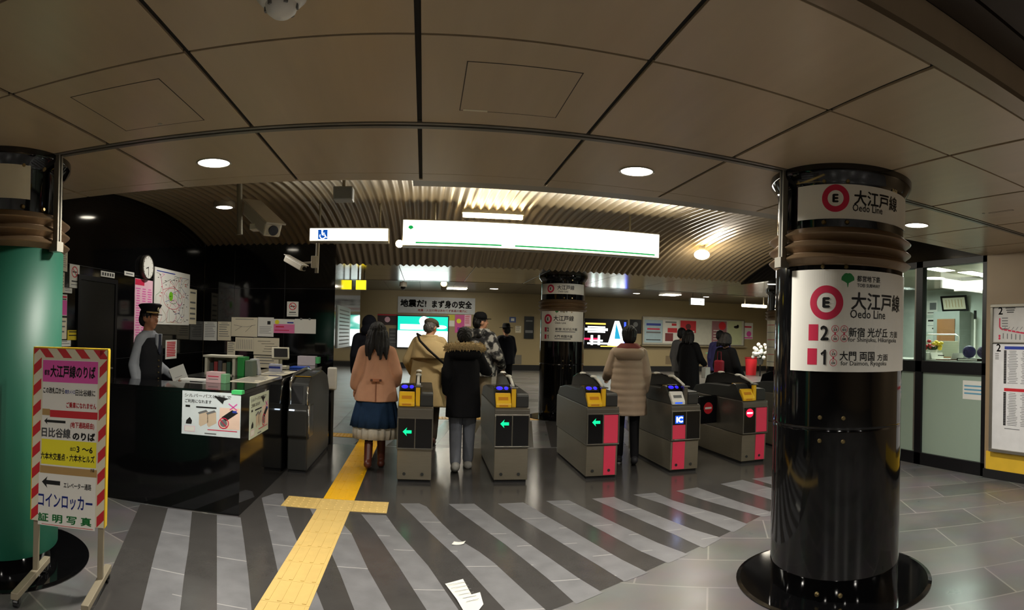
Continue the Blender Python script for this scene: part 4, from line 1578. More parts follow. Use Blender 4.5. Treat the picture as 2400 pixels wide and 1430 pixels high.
# ================================================================== TICKET GATES
GRN = M('led_green', (0, 224, 140), .5, 0, 0, emit=.75)
LBLUE = M('display_blue', (36, 26, 250), .5, 0, 0, emit=.9)
LRED = M('led_red', (250, 24, 60), .5, 0, 0, emit=.8)
LEDW = M('led_white', (220, 236, 255), .5, 0, 0, emit=2.0)
LEDB = M('led_blue', (24, 84, 220), .5, 0, 0, emit=.6)
PKS = M('sticker_coral', (232, 62, 92), .45, 0, .04)
RDY = M('reader_yellow', (236, 186, 30), .4, 0, .04)
RDYD = M('reader_amber', (200, 130, 20), .4)
CAPW = M('cap_white', (226, 224, 212), .4)
SMOKE = M('smoked_panel', (14, 15, 18), .12, 0, .1)


STEELF = M('steel_front', (144, 136, 118), 0.28, 0.65, 0.1, 6, 0.05, 80, stretch=(1, 1, 10))


def gate(x, y, rz, label, sign='arrow', sz=.60, pink='', reader='yellow', screen=True, flaps='', low_panel=False, W=.18):
    g = thing('ticket_gate', label, 'ticket gate', (x, y, 0), rz, 'row of ticket gates')
    L = 1.42
    xs = .02 if W > .13 else .0
    B().box((-W + .02, .05, 0), (W - .02, L - .05, .03), MATTE).done('plinth', g)
    B().prism([(.03, .03), (.015, .355), (L - .015, .355), (L - .03, .03)], -W + .008, W - .008, STEELF).done('lower_body', g, bevel=.006)
    fr = .0
    B().prism([(.0, .36), (.0, .745), (.02, .765), (L - .02, .765), (L, .745), (L, .36)], -W, W, STEEL).done('upper_body', g, bevel=.008)
    # sloping reader deck over one half, lower box over the other
    B().prism([(.03, .765), (.035, .79), (.20, .955), (.27, .965), (.36, .925), (1.0, .915), (1.30, .87), (L - .04, .80), (L - .03, .765)], -W + .006, xs - .022, STEELD).done('reader_deck', g, bevel=.008)
    B().prism([(.05, .765), (.05, .885), (.08, .905), (1.0, .925), (1.34, .90), (L - .05, .80), (L - .05, .765)], xs + .024, W - .006, STEELD).done('side_box', g, bevel=.008)
    # wing between the halves
    B().prism([(.10, .80), (.105, .955), (.16, .99), (.42, 1.045), (.75, 1.070), (1.08, 1.055), (1.30, 1.0), (1.38, .84)], xs - .028, xs + .028, SMOKE).done('smoked_wing', g, bevel=.01)
    for yy, zz in ((.46, 1.052), (.92, 1.062)):
        B().ball((xs, yy, zz), (.034, .085, .018), CAPW, 16).done('sensor_cap', g, smooth=True)
    B().tube([(xs, .12, .975), (xs, .30, 1.03), (xs, .42, 1.05)], .016, CAPW, 8).done('edge_trim', g, smooth=True)
    pst = B().box((xs - .022, .055, .765), (xs + .022, .10, .955), RDY if reader == 'yellow' else STEEL).done('front_post', g, bevel=.004)
    B().box((xs - .03, .045, .955), (xs + .045, .115, .968), STEEL).done('post_cap', pst, bevel=.003)
    # front frame and dark windows
    z0, z1 = (.35, .685) if not low_panel else (.325, .645)
    z0 += .03
    b = B()
    t = .014
    for lo, hi in (((-W, z0 - t), (W, z0)), ((-W, z1), (W, z1 + t)), ((-W, z0), (-W + t, z1)), ((W - t, z0), (W, z1)), ((-.006 + xs - .02, z0), (.006 + xs - .02, z1))):
        b.box((lo[0], -.012, lo[1]), (hi[0], .002, hi[1]), STEEL)
    b.done('front_frame', g, bevel=.003)
    xm = xs - .02
    B().box((-W + t, -.004, z0), (xm - .006, .0, z1), BLACK).done('indicator_window', g)
    B().box((xm + .006, -.004, z0), (W - t, .0, z1), BLACK).done('front_window', g)
    xl = (-W + t + xm) / 2
    xr_ = (xm + W - t) / 2
    p = P((0, -.0045, 0), (1, 0, 0), (0, -1, 0))
    if sign == 'arrow':
        p.arrow_left(xl + .005, sz, .088, .085, GRN, 1)
    elif sign == 'stop':
        p.disc(xl, sz, .052, LRED, 1)
        p.rect(xl, sz, .078, .018, LEDW, 2)
    elif sign == 'IC':
        p.rect(xl, sz, .10, .088, LEDB, 1)
        p.text('IC', xl + .004, sz, .082, .066, LEDW, 2, .05)
    if sign:
        p.done('led_sign', g, label={'arrow': 'glowing green arrow', 'stop': 'glowing red no entry disc', 'IC': 'white IC letters on blue light'}[sign])
    for side in pink:
        if side == 'r':
            B().box((xm + .008, -.006, z0 + .004), (W - t - .002, -.003, z1 - .004), PKS).done('pink_panel', g)
            B().prism([(.0305, .04), (.016, .35), (.010, .35), (.0245, .04)], xm + .02, W - .03, PKS).done('pink_sticker', g)
        if side == 'l':
            B().box((-W + t + .002, -.006, z0 + .004), (xm - .008, -.003, sz - .06), PKS).done('pink_panel', g)
            B().prism([(.0305, .04), (.016, .35), (.010, .35), (.0245, .04)], -W + .03, xm, PKS).done('pink_sticker', g)
    for s_ in (-1, 1):
        B().cyl((s_ * .09 - .01, .020, .09), (s_ * .09 - .01, .03, .09), .016, STEELD, None, 14).done('lock', g)
    if reader:
        m = RDY if reader == 'yellow' else WHITEP
        B().prism([(.005, .765), (.005, .80), (.085, .905), (.12, .905), (.12, .765)], -W + .012, xs - .03, m).done('card_reader', g, bevel=.008)
        p = P((((-W + xs) / 2) - .01, .0035, .785), (1, 0, 0), (0, -1, 0))
        p.rect(0, 0, .09, .016, RDYD if reader == 'yellow' else LEDB, 1)
        p.done('slot', g)
        b = B()
        q = Matrix.Translation(((-W + xs) / 2 - .01, .045, .853)) @ Matrix.Rotation(R(52.7), 4, 'X')
        b.box((-.05, -.018, 0), (.05, .018, .002), RDYD if reader == 'yellow' else INKG, q)
        b.done('reader_label', g)
    if screen:
        q = Matrix.Translation(((-W + xs) / 2 - .012, .175, .942)) @ Matrix.Rotation(R(40), 4, 'X')
        B().box((-.062, -.045, -.004), (.068, .045, .008), BLACK, q).done('display_panel', g, bevel=.004)
        b = B()
        b.ball((-.024, 0, .008), (.034, .026, .004), LBLUE, 18, None, 6)
        b2 = B()
        b2.ball((.046, 0, .008), (.022, .024, .004), LBLUE, 18, None, 6)
        for bb in (b, b2):
            o_ = bb.done('blue_display', g)
            o_.data.transform(q)
    B().box((-W + .02, .30, .945), (xs - .03, .315, .962), RDY).done('yellow_line', g)
    for s_ in flaps:
        sx = 1 if s_ == 'r' else -1
        q = Matrix.Translation((sx * W, .68, .42)) @ Matrix.Rotation(R(-12 * sx), 4, 'Z')
        f_ = B().box((0 if sx > 0 else -.30, -.02, 0), (.30 if sx > 0 else 0, .02, .36), SMOKE, q).done('flap_door', g, bevel=.012)
        p = P((q @ Vector((sx * .15, -.021, .2))), q.to_3x3() @ Vector((1, 0, 0)), q.to_3x3() @ Vector((0, -1, 0)))
        p.disc(0, 0, .075, RED, 1)
        p.rect(0, 0, .11, .026, PAPER, 2)
        p.done('no_entry_sticker', f_)
    return g


gate(-.064, 5.88, 0, 'ticket gate with the low green arrow between peach coat and fur hood', 'arrow', .515, low_panel=True)
gate(.912, 5.91, 0, 'ticket gate with a green arrow and no pink panel, beside the fur hooded walker', 'arrow', .605)
gate(1.887, 5.96, 0, 'ticket gate with a green arrow above pink panels, beside the beige puffer coat', 'arrow', .605, pink='r')
gate(2.875, 6.01, 0, 'ticket gate with white IC letters and a pink panel in front', 'IC', .600, pink='l', reader='white', flaps='r')
gate(3.87, 6.13, 0, 'ticket gate with a red no entry light and pink panels', 'stop', .62, pink='r', screen=False, flaps='l')
gate(4.87, 6.23, 0, 'ticket gate mostly hidden behind the big black column', '', .6, screen=False, reader='')

# the wide gate's narrow end unit beside the counter
g = thing('gate_end_unit', 'slim steel gate unit with rounded rails standing against the black counter', 'ticket gate', (-1.285, 6.02, 0))
B().box((-.09, .05, 0), (.09, 1.4, .03), MATTE).done('plinth', g)
B().prism([(.03, .03), (.02, .36), (-.02, .40), (-.02, .66), (.02, .72), (.06, .94), (.22, 1.0), (.9, 1.03), (1.25, .95), (1.4, .78), (1.42, .03)], -.105, .105, STEELD).done('body', g, bevel=.012)
B().prism([(.013, .735), (.046, .915), (.052, .912), (.02, .73)], -.075, .045, BLACK).done('dark_window', g)
B().box((.100, .10, .36), (.108, .34, .70), BLACK).done('side_inset', g, bevel=.006)
B().tube([(.10, .06, .36), (.112, .04, .50), (.112, .03, .66), (.10, .10, .74)], .014, M('polished_trim', (214, 214, 210), .15, .9), 8).done('edge_trim', g, smooth=True)
POL = M('polished_rail', (214, 214, 210), .15, .9)
B().tube([(-.09, .02, .72), (-.09, .05, .95), (-.09, .22, 1.02), (-.09, .9, 1.05), (-.09, 1.2, .99)], .018, POL, 8).done('hand_rail', g, smooth=True)
B().tube([(.09, .02, .72), (.09, .06, .90), (.09, .20, .97)], .014, POL, 8).done('front_rail', g, smooth=True)
B().box((-.08, .20, 1.0), (.09, .215, 1.006), RDY).done('yellow_line', g)
B().box((.02, .55, 1.012), (.09, .80, 1.03), M('screen_grey', (120, 124, 132), .2)).done('top_display', g)
for yy in (.0,):
    B().box((-.085, -.026, .66), (-.03, -.014, .672), LEDW).done('lamp_strip', g)
# little post beyond the end unit
pq = onz(772, 985)
g = thing('gate_post', 'pale rounded card post standing behind the slim gate unit', 'ticket gate', (-1.19, 7.72, 0))
B().cyl((0, 0, 0), (0, 0, .72), .03, STEELD).done('pole', g)
B().box((-.06, -.05, .72), (.06, .05, 1.02), CAPW).done('reader_head', g, bevel=.02)

# ================================================================== LITTER ON THE FLOOR
p = onz(1075, 1275)
b = B()
nx, ny = 8, 5
v_ = []
for j in range(ny + 1):
    for i in range(nx + 1):
        u, v = i / nx - .5, j / ny - .5
        v_.append((p.x + u * .085 + v * .02, p.y + v * .06 + u * .01, .004 + .012 * (abs(u) * 1.4) ** 2))
fs = [(j * (nx + 1) + i, j * (nx + 1) + i + 1, (j + 1) * (nx + 1) + i + 1, (j + 1) * (nx + 1) + i) for j in range(ny) for i in range(nx)]
b.faces(v_, fs, PAPER)
o = b.done('paper_scrap', smooth=True)
sd = o.modifiers.new('thick', 'SOLIDIFY')
sd.thickness = .001
tag(o, 'small curled white paper scrap on the striped floor', 'litter')
b = B()
base = [(1043, 1370), (1085, 1361), (1105, 1395), (1125, 1392), (1133, 1418), (1118, 1440), (1090, 1440), (1070, 1408)]
pts = [onz(*q) for q in base]
c = sum((v for v in pts), Vector()) / len(pts)
n = len(pts)
top = [Vector((v.x, v.y, .004 + .006 * (i % 2))) for i, v in enumerate(pts)]
bot = [Vector((v.x, v.y, .003)) for v in pts]
b.faces(top + [Vector((c.x, c.y, .012))], [(i, (i + 1) % n, n) for i in range(n)], PAPER)
for k in range(6):
    a, e = onz(1048 + k * 9, 1376 + k * 8), onz(1092 + k * 6, 1369 + k * 8)
    d = (e - a).normalized()
    nn = Vector((-d.y, d.x, 0)) * .0018
    b.faces([Vector((a.x, a.y, .0135)) + nn, Vector((a.x, a.y, .0135)) - nn, Vector((e.x, e.y, .0135)) - nn, Vector((e.x, e.y, .0135)) + nn], [(0, 1, 2, 3)], INKG)
o = b.done('paper_scrap')
tag(o, 'torn printed white leaflet lying on the floor in the foreground', 'litter')
o['label'] = 'torn printed leaflet, larger of the two papers on the floor'


# ================================================================== FAR CONCOURSE
YF = 25.0


def screen(label, px, paint, m):
    x0, y0, x1, y1 = px
    a, c = ony(x0, y0, YF), ony(x1, y1, YF)
    o = thing('advertising_screen', label, 'screen', ((a.x + c.x) / 2, YF - .1, (a.z + c.z) / 2))
    w_, h_ = c.x - a.x, a.z - c.z
    B().box((-w_ / 2 - .05, 0, -h_ / 2 - .05), (w_ / 2 + .05, .1, h_ / 2 + .05), BLKF).done('casing', o)
    p = P((0, -.004, 0), (1, 0, 0), (0, -1, 0))
    p.rect(0, 0, w_, h_, m, 0)
    paint(p, w_, h_)
    p.done('lit_face', o)
    return o


SCW = M('screen_white', (244, 255, 252), .5, 0, 0, emit=2.0)
SCC = M('screen_cyan', (0, 206, 180), .5, 0, 0, emit=.68)
SCK = M('screen_black', (8, 8, 14), .3, 0, 0)
SCB = M('screen_blue', (60, 90, 235), .5, 0, 0, emit=.8)
SCT = M('screen_teal', (20, 150, 190), .5, 0, 0, emit=.7)
SCY = M('screen_yellow', (240, 205, 90), .5, 0, 0, emit=.8)
SCR = M('screen_red', (235, 30, 90), .5, 0, 0, emit=.7)
screen('bright white and turquoise advertising screen on the far concourse wall', (933, 741, 1048, 816), lambda p, w_, h_: (p.rect(0, h_ * .27, w_, h_ * .46, SCC, 1), p.disc(w_ * .02, h_ * .36, h_ * .15, SCW, 2, 20), p.disc(w_ * .1, h_ * .36, h_ * .11, SCW, 3, 20), p.rect(-w_ * .22, h_ * .16, w_ * .46, h_ * .17, SCW, 2), p.disc(w_ * .37, h_ * .17, w_ * .11, SCW, 2, 20, h_ * .06)), SCW)
screen('black advertising screen with glowing white and blue picture on the far wall', (1366, 749, 1466, 815), lambda p, w_, h_: (p.poly([(w_ * .06, -h_ * .42), (w_ * .22, h_ * .48), (w_ * .32, h_ * .48), (w_ * .48, -h_ * .2), (w_ * .44, -h_ * .46)], SCW, 1), p.poly([(w_ * .22, -h_ * .18), (w_ * .25, h_ * .42), (w_ * .36, -h_ * .18)], SCT, 2), p.rect(-w_ * .22, h_ * .36, w_ * .46, h_ * .06, SCY, 1), p.rect(-w_ * .20, h_ * .24, w_ * .40, h_ * .05, SCW, 1), p.rect(-w_ * .20, h_ * .15, w_ * .52, h_ * .09, SCW, 1), p.rect(-w_ * .2, h_ * .06, w_ * .4, h_ * .05, SCW, 1), p.rect(-w_ * .32, -h_ * .2, w_ * .34, h_ * .07, SCR, 1), p.rect(-w_ * .30, -h_ * .24, w_ * .05, h_ * .36, SCW, 2), p.rect(-w_ * .14, -h_ * .24, w_ * .05, h_ * .36, SCW, 2), p.rect(-w_ * .2, -h_ * .26, w_ * .3, h_ * .06, SCW, 2), p.rect(0, -h_ * .36, w_ * .8, h_ * .06, SCW, 2), p.rect(.1 * w_, -h_ * .46, w_ * .4, h_ * .04, SCY, 2), p.rect(.46 * w_, 0, .05 * w_, h_ * .9, SCB, 1)), SCK)
BAN = M('banner_grey_white', (196, 200, 202), .55)
sheet('wall_banner', 'long white banner with bold black writing above the turquoise screen', 'banner', (933, 697, 1113, 735), 'y', YF, BAN, lambda p, w_, h_: (p.text('地震だ!', -w_ * .30, h_ * .10, w_ * .34, h_ * .50, INK, 1, .05), p.text('まず身の安全', w_ * .20, h_ * .08, w_ * .52, h_ * .50, INK, 1, .05), p.text('地震・火災の時はあわてず係員の案内に', .08 * w_, -h_ * .32, w_ * .64, h_ * .16, RED, 1, .02)), t=.03)
DRK = M('poster_dark', (48, 30, 34), .5)
sheet('wall_poster', 'dark red poster left of the turquoise screen', 'poster', (885, 736, 931, 762), 'y', YF, DRK, lambda p, w_, h_: (p.rect(0, h_ * .42, w_, h_ * .1, RED), p.disc(0, 0, h_ * .25, PINKL, 1, 20)))['label'] = 'dark red landscape poster beside the turquoise screen'
sheet('wall_poster', 'dim dark poster hanging under the dark red one', 'poster', (912, 770, 931, 815), 'y', YF, M('poster_grey', (70, 70, 72), .5), lines(INKG, 4))
sheet('wall_poster', 'yellow and white poster beside the turquoise screen under the banner', 'poster', (1050, 738, 1065, 765), 'y', YF, PAPER, lambda p, w_, h_: p.rect(0, h_ * .25, w_, h_ * .5, M('poster_olive', (196, 190, 60), .5)))
sheet('wall_poster', 'pink poster with a yellow dot next to the yellow and white poster', 'poster', (1067, 738, 1088, 780), 'y', YF, M('poster_magenta', (206, 84, 150), .5), lambda p, w_, h_: (p.disc(-w_ * .1, h_ * .15, w_ * .25, YEL, 1, 16), p.rect(0, -h_ * .3, w_ * .5, h_ * .2, M('poster_violet', (130, 40, 140), .5))))
sheet('wall_poster', 'white and pink notice partly behind the camouflage jacket', 'poster', (1089, 738, 1104, 765), 'y', YF, PINKL, lines(CRIM, 4))
sheet('wall_sign', 'tall black information panel on the far wall beside the distant column', 'sign', (1229, 742, 1250, 794), 'y', YF, BLACK, lambda p, w_, h_: (p.rect(0, -h_ * .18, w_ * .8, h_ * .12, INKG, 1), p.rect(0, h_ * .3, w_ * .7, h_ * .06, INKG, 1)), t=.05)
sheet('wall_sign', 'small blue square sign on the far wall above the man in the brimmed hat', 'sign', (1194, 743, 1209, 756), 'y', YF, M('sign_blue', (70, 90, 140), .5), lambda p, w_, h_: p.rect(0, 0, w_ * .5, h_ * .5, PAPER))
sheet('wall_notice', 'small pale notice on the far wall before the black information panel', 'notice', (1208, 764, 1221, 780), 'y', YF, CREAM, lines(INKG, 3))
sheet('wall_panel', 'grey service panel low on the far wall behind the man in the brimmed hat', 'panel', (1194, 832, 1222, 854), 'y', YF, M('panel_grey', (110, 104, 92), .5), lambda p, w_, h_: None)
sheet('wall_poster', 'black poster with a pale figure above the beige puffer coat', 'poster', (1476, 749, 1503, 782), 'y', YF, BLACK, lambda p, w_, h_: p.disc(0, h_ * .15, w_ * .2, INKG, 1, 16))
# long poster board with its posters
a, c = ony(1507, 745, YF), ony(1741, 812, YF)
a2 = ony(1741, 752, YF)
bd = thing('poster_board', 'long white framed poster board on the far wall', 'notice board', ((a.x + c.x) / 2, YF, c.z + .05))
w_, h_ = c.x - a.x, (a.z + a2.z) / 2 - c.z - .05
B().box((-w_ / 2, -.06, 0), (w_ / 2, -.01, h_), M('board_white', (200, 200, 184), .45)).done('backing_board', bd)
b = B()
for lo, hi in (((-w_ / 2, -.04), (w_ / 2, 0)), ((-w_ / 2, h_), (w_ / 2, h_ + .04)), ((-w_ / 2 - .04, -.04), (-w_ / 2, h_ + .04)), ((w_ / 2, -.04), (w_ / 2 + .04, h_ + .04))):
    b.box((lo[0], -.075, lo[1]), (hi[0], -.01, hi[1]), ALU)
b.done('frame', bd)
B().box((-w_ / 2 - .1, -.25, -.10), (w_ / 2 + .1, 0, -.05), M('ledge', (150, 140, 112), .4)).done('ledge', bd)
YB2 = YF - .07
sheet('wall_poster', 'large pale blue poster at the near end of the long poster board', 'poster', (1511, 750, 1552, 803), 'y', YB2, M('poster_pale_blue', (170, 196, 206), .5), lambda p, w_, h_: (p.rect(0, h_ * .3, w_ * .8, h_ * .1, BLUE, 1), p.rect(0, h_ * .1, w_ * .7, h_ * .07, CRIM, 1), p.rect(0, -h_ * .05, w_ * .8, h_ * .07, INKG, 1), p.rect(0, -h_ * .38, w_ * .8, h_ * .04, INK, 1)))
sheet('wall_poster', 'white poster with red shapes second on the long poster board', 'poster', (1554, 750, 1590, 804), 'y', YB2, PAPER, lambda p, w_, h_: (p.rect(w_ * .1, h_ * .05, w_ * .6, h_ * .2, RED, 1), p.rect(-w_ * .1, -h_ * .25, w_ * .5, h_ * .35, M('poster_maroon', (120, 40, 40), .5), 1), p.rect(0, h_ * .4, w_ * .7, h_ * .06, INKG, 1), p.rect(w_ * .2, h_ * .3, w_ * .3, h_ * .1, RED, 1)))
sheet('wall_poster', 'red poster behind the couple on the long poster board', 'poster', (1595, 752, 1631, 780), 'y', YB2, RED, lambda p, w_, h_: (p.disc(0, 0, h_ * .25, M('poster_dark_red', (90, 24, 24), .5), 1, 16), p.rect(0, -h_ * .4, w_ * .8, h_ * .12, PAPER, 1)))
sheet('wall_poster', 'mauve poster with a red splash on the long poster board', 'poster', (1669, 753, 1702, 808), 'y', YB2, M('poster_mauve', (150, 104, 108), .5), lambda p, w_, h_: (p.disc(w_ * .2, h_ * .3, w_ * .25, RED, 1, 14), [p.rect(-w_ * .1, h_ * (.1 - .12 * i), w_ * .6, h_ * .03, PAPER, 1) for i in range(5)]))
sheet('wall_poster', 'pale green poster with a small animal drawing at the end of the board', 'poster', (1706, 753, 1738, 808), 'y', YB2, M('poster_pale_green', (196, 204, 160), .5), lambda p, w_, h_: (p.disc(w_ * .1, h_ * .25, w_ * .18, INK, 1, 14, h_ * .06), p.disc(w_ * .2, h_ * .3, w_ * .08, INK, 1, 14)))['label'] = 'pale green poster with a dark spot at the end of the board'
sheet('wall_poster', 'separate white and pink poster on the yellowish far wall past the board', 'poster', (1742, 757, 1764, 795), 'y', YF, PAPER, lambda p, w_, h_: (p.disc(w_ * .1, -h_ * .18, w_ * .25, PINK, 1, 14), p.rect(0, h_ * .25, w_ * .7, h_ * .1, CRIM, 1), p.rect(0, -h_ * .42, w_ * .9, h_ * .08, PINK, 1)))
sheet('wall_panel', 'brown service panel low on the far wall under the poster board', 'panel', (1560, 834, 1576, 854), 'y', YF, M('panel_brown', (120, 104, 76), .5), lambda p, w_, h_: None)

# hanging exit box, yellow sign, light tube, dome camera and the hanging clock-like fixture
EX = M('exit_white', (244, 250, 244), .5, 0, 0, emit=2.4)


def hang_box(name, label, px, Y, depth, m, paint, top, cat='sign'):
    x0, y0, x1, y1 = px
    a, c = ony(x0, y0, Y), ony(x1, y1, Y)
    o = thing(name, label, cat, ((a.x + c.x) / 2, Y, c.z))
    w_, h_ = c.x - a.x, a.z - c.z
    B().box((-w_ / 2, 0, 0), (w_ / 2, depth, h_), HOUS).done('housing', o, bevel=.006)
    p = P((0, -.003, h_ / 2), (1, 0, 0), (0, -1, 0))
    p.rect(0, 0, w_ * .96, h_ * .92, m, 0)
    if paint:
        paint(p, w_, h_)
    p.done('lit_face', o)
    for s_ in (-.3, .3):
        B().cyl((s_ * w_, depth / 2, h_), (s_ * w_, depth / 2, top - c.z), .015, HOUS).done('hanger', o)
    return o


hang_box('exit_sign', 'small glowing white exit box with a dark mark hanging in the concourse', (1619, 698, 1651, 716), 17.0, .12, EX, lambda p, w_, h_: p.disc(w_ * .22, 0, h_ * .08, GREEN, 1, 12), 3.28)
hang_box('direction_sign', 'glowing yellow sign hanging over the passage beside the black block', (834, 656, 858, 680), 11.0, .10, LITYEL, None, 2.61)
# its yellow side face turned to the passage, seen obliquely
q = ony(1740, 716, 20.0)
c = ony(1795, 716, 20.0)
o = thing('fluorescent_light', 'long glowing tube light low under the concourse ceiling near the yellowish wall', 'ceiling light', ((q.x + c.x) / 2, 20.0, q.z))
B().box((-(c.x - q.x) / 2, -.08, -.05), ((c.x - q.x) / 2, .08, .06), M('tube_far', (255, 240, 200), .5, 0, 0, emit=6)).done('tube', o, bevel=.02)
for s_ in (-.4, .4):
    B().cyl((s_ * (c.x - q.x), 0, .05), (s_ * (c.x - q.x), 0, 3.29 - q.z), .02, HOUS).done('hanger', o)
lamp('far_tube_lamp', ((q.x + c.x) / 2, 20.2, q.z - .12), 60, 1.2, WARM, size_y=.2)
q = ony(945, 668, 16.0)
o = thing('dome_camera', 'white dome camera under the concourse ceiling above the banner', 'security camera', (q.x, 16.0, q.z))
B().cyl((0, 0, -.05), (0, 0, .08), .10, CAMW).done('body', o, bevel=.01)
B().ball((0, 0, -.06), (.07, .07, .07), BLACK).done('dome', o, smooth=True)
B().cyl((0, 0, .08), (0, 0, 3.28 - q.z), .03, CAMW).done('pole', o)
q = ony(1040, 670, 15.0)
o = thing('ceiling_spotlight', 'brown ceiling spotlight lamp aimed at the banner', 'ceiling light', (q.x, 15.0, q.z))
BRZ = M('spot_bronze', (120, 96, 56), .4, .4)
B().cyl((0, -.12, .04), (0, .14, -.06), .085, BRZ, .065).done('head', o, bevel=.006)
B().cyl((0, .13, -.055), (0, .145, -.062), .055, M('spot_lens', (120, 40, 20), .3)).done('lens', o)
B().cyl((0, 0, .05), (0, 0, 3.28 - q.z), .02, BRZ).done('arm', o)
fl = bpy.data.lights.new('banner_spot', 'SPOT')
fl.energy = 130 * K
fl.color = WARM
fl.spot_size = R(42)
fl.spot_blend = .8
fo = bpy.data.objects.new('banner_spot', fl)
fo.location = (q.x, 15.3, q.z - .1)
fo.rotation_euler = Vector((0, 9.6, -.2)).to_track_quat('-Z', 'Y').to_euler()
C.objects.link(fo)
# concourse ceiling lights
for i, (x0, x1, y, ln, lab) in enumerate(((1048, 1094, 676, 1, 'long tube light flush in the concourse ceiling above the banner'), (1148, 1168, 677, 0, 'round concourse downlight above the black information panel'), (1484, 1500, 688, 0, 'round concourse downlight above the black screen'), (1551, 1590, 691, 1, 'long tube light flush in the concourse ceiling above the poster board'), (1648, 1662, 696, 0, 'round concourse downlight beside the exit box'), (1798, 1822, 666, 0, 'round downlight under the glossy ceiling by the most distant column'))):
    z = 3.28 if i < 5 else 2.61
    p = onz((x0 + x1) / 2, y, z)
    if p.y > 24.4:
        p *= 24.2 / p.y
        p.z = z
    wpx = (x1 - x0) / F * math.hypot(p.x, p.y)
    if ln:
        o = thing('fluorescent_light', lab, 'ceiling light', (p.x, p.y, z))
        B().box((-wpx / 2, -.35, -.02), (wpx / 2, .35, .012), LIT).done('tube', o)
        B().box((-wpx / 2 - .03, -.38, -.008), (wpx / 2 + .03, .38, .012), HOUS).done('trim_frame', o)
    else:
        downlight((p.x, p.y, z), wpx / 2, lab)
# posters on the side of the black block
sheet('wall_poster', 'tall pale framed poster on the side of the black block facing the passage', 'poster', (790, 719, 817, 814), 'x', -1.33, M('poster_ice', (170, 184, 188), .3), lambda p, w_, h_: [p.rect(0, h_ * (.40 - .09 * i), w_ * .8, h_ * .03, INKG, 1) for i in range(10)], t=.02)

# red bin, flower bouquet and stand by the far column
q = onz(1760, 868)
q = Vector((q.x, q.y, 0)) * (22 / q.y)
bn = thing('waste_bin', 'red waste bin standing by the yellowish far wall', 'bin', q)
B().lathe([(0, 0), (.22, 0), (.27, .75), (.25, .75), (.20, .05), (0, .05)], RED, 28).done('bin_body', bn, smooth=False)
B().lathe([(.275, .72), (.285, .74), (.285, .78), (.25, .78)], M('bin_rim', (150, 30, 34), .4), 28, closed=False).done('rim', bn)
q2 = ony(1782, 838, 21.0)
fw = thing('flower_arrangement', 'white flower bouquet on a stand next to the red bin', 'flowers', (q2.x, 21.0, 0))
B().cyl((0, 0, 0), (0, 0, .55), .03, BLKF).done('stand', fw)
B().lathe([(0, .5), (.10, .5), (.16, .75), (.14, .75), (.09, .53), (0, .53)], M('vase', (90, 90, 84), .4), 24).done('vase', fw)
rnd = random.Random(5)
b = B()
for i in range(34):
    b.ball((rnd.uniform(-.3, .3), rnd.uniform(-.2, .2), rnd.uniform(.8, 1.35)), rnd.uniform(.05, .09), WHITEP, 8, None, 6)
b.done('blossom', fw)
b = B()
for i in range(24):
    b.tube([(0, 0, .7), (rnd.uniform(-.15, .15), rnd.uniform(-.1, .1), .9), (rnd.uniform(-.36, .36), rnd.uniform(-.2, .2), rnd.uniform(.85, 1.3))], [.012, .01, .004], M('leaf_green', (50, 80, 40), .5), 5)
b.done('foliage', fw)
tb = thing('ticket_stand', 'small green topped stand beneath the poster board near the walker with red bag', 'stand', (ony(1677, 822, 22).x, 22.0, 0))
B().cyl((0, 0, 0), (0, 0, .9), .05, STEELD).done('pole', tb)
B().box((-.35, -.25, .9), (.35, .25, .96), M('stand_green', (110, 150, 110), .4)).done('top_plate', tb, bevel=.01)
B().lathe([(0, 0), (.25, 0), (.22, .03), (0, .03)], STEELD, 24).done('base', tb)

# ================================================================== STATION OFFICE INTERIOR (behind the panes)
XO = 8.6
DESK = M('office_desk', (150, 150, 138), .4)
dk = thing('office_counter', 'pale office counter standing directly behind the office window', 'counter', (0, 0, 0))
B().box((5.62, 4.0, 1.26), (6.35, 7.6, 1.30), DESK).done('counter_top', dk, bevel=.004)
B().box((6.25, 4.0, 0), (6.33, 7.6, 1.26), OFW).done('front_panel', dk)
for y in (4.05, 7.5):
    B().box((5.64, y, 0), (6.25, y + .05, 1.26), OFW).done('side_panel', dk)


def inwin(x, y, X):
    return onx(x, y, X)


# certificate
p0, p1 = onx(2213, 694, XO), onx(2272, 728, XO)
cc = (p0 + p1) / 2
fr = thing('framed_certificate', 'framed certificate leaning out from the office wall above the brown door', 'picture', (XO - .02, cc.y, cc.z - abs(p0.z - p1.z) / 2))
w_, h_ = abs(p0.y - p1.y), abs(p0.z - p1.z)
q = Matrix.Rotation(R(-14), 4, 'Y')
b = B()
t = .035
for lo, hi in (((-w_ / 2, 0), (w_ / 2, t)), ((-w_ / 2, h_ - t), (w_ / 2, h_)), ((-w_ / 2, t), (-w_ / 2 + t, h_ - t)), ((w_ / 2 - t, t), (w_ / 2, h_ - t))):
    b.box((-.03, lo[0], lo[1]), (0, hi[0], hi[1]), BLACK, q)
b.done('frame', fr)
B().box((-.018, -w_ / 2 + t, t), (-.010, w_ / 2 - t, h_ - t), CREAM, q).done('certificate', fr)
b = B()
for i in range(6):
    b.box((-.0195, -w_ * .3 + i * w_ * .12, h_ * .25), (-.0185, -w_ * .3 + i * w_ * .12 + .012, h_ * .75), TAPE, q)
b.done('writing', fr)
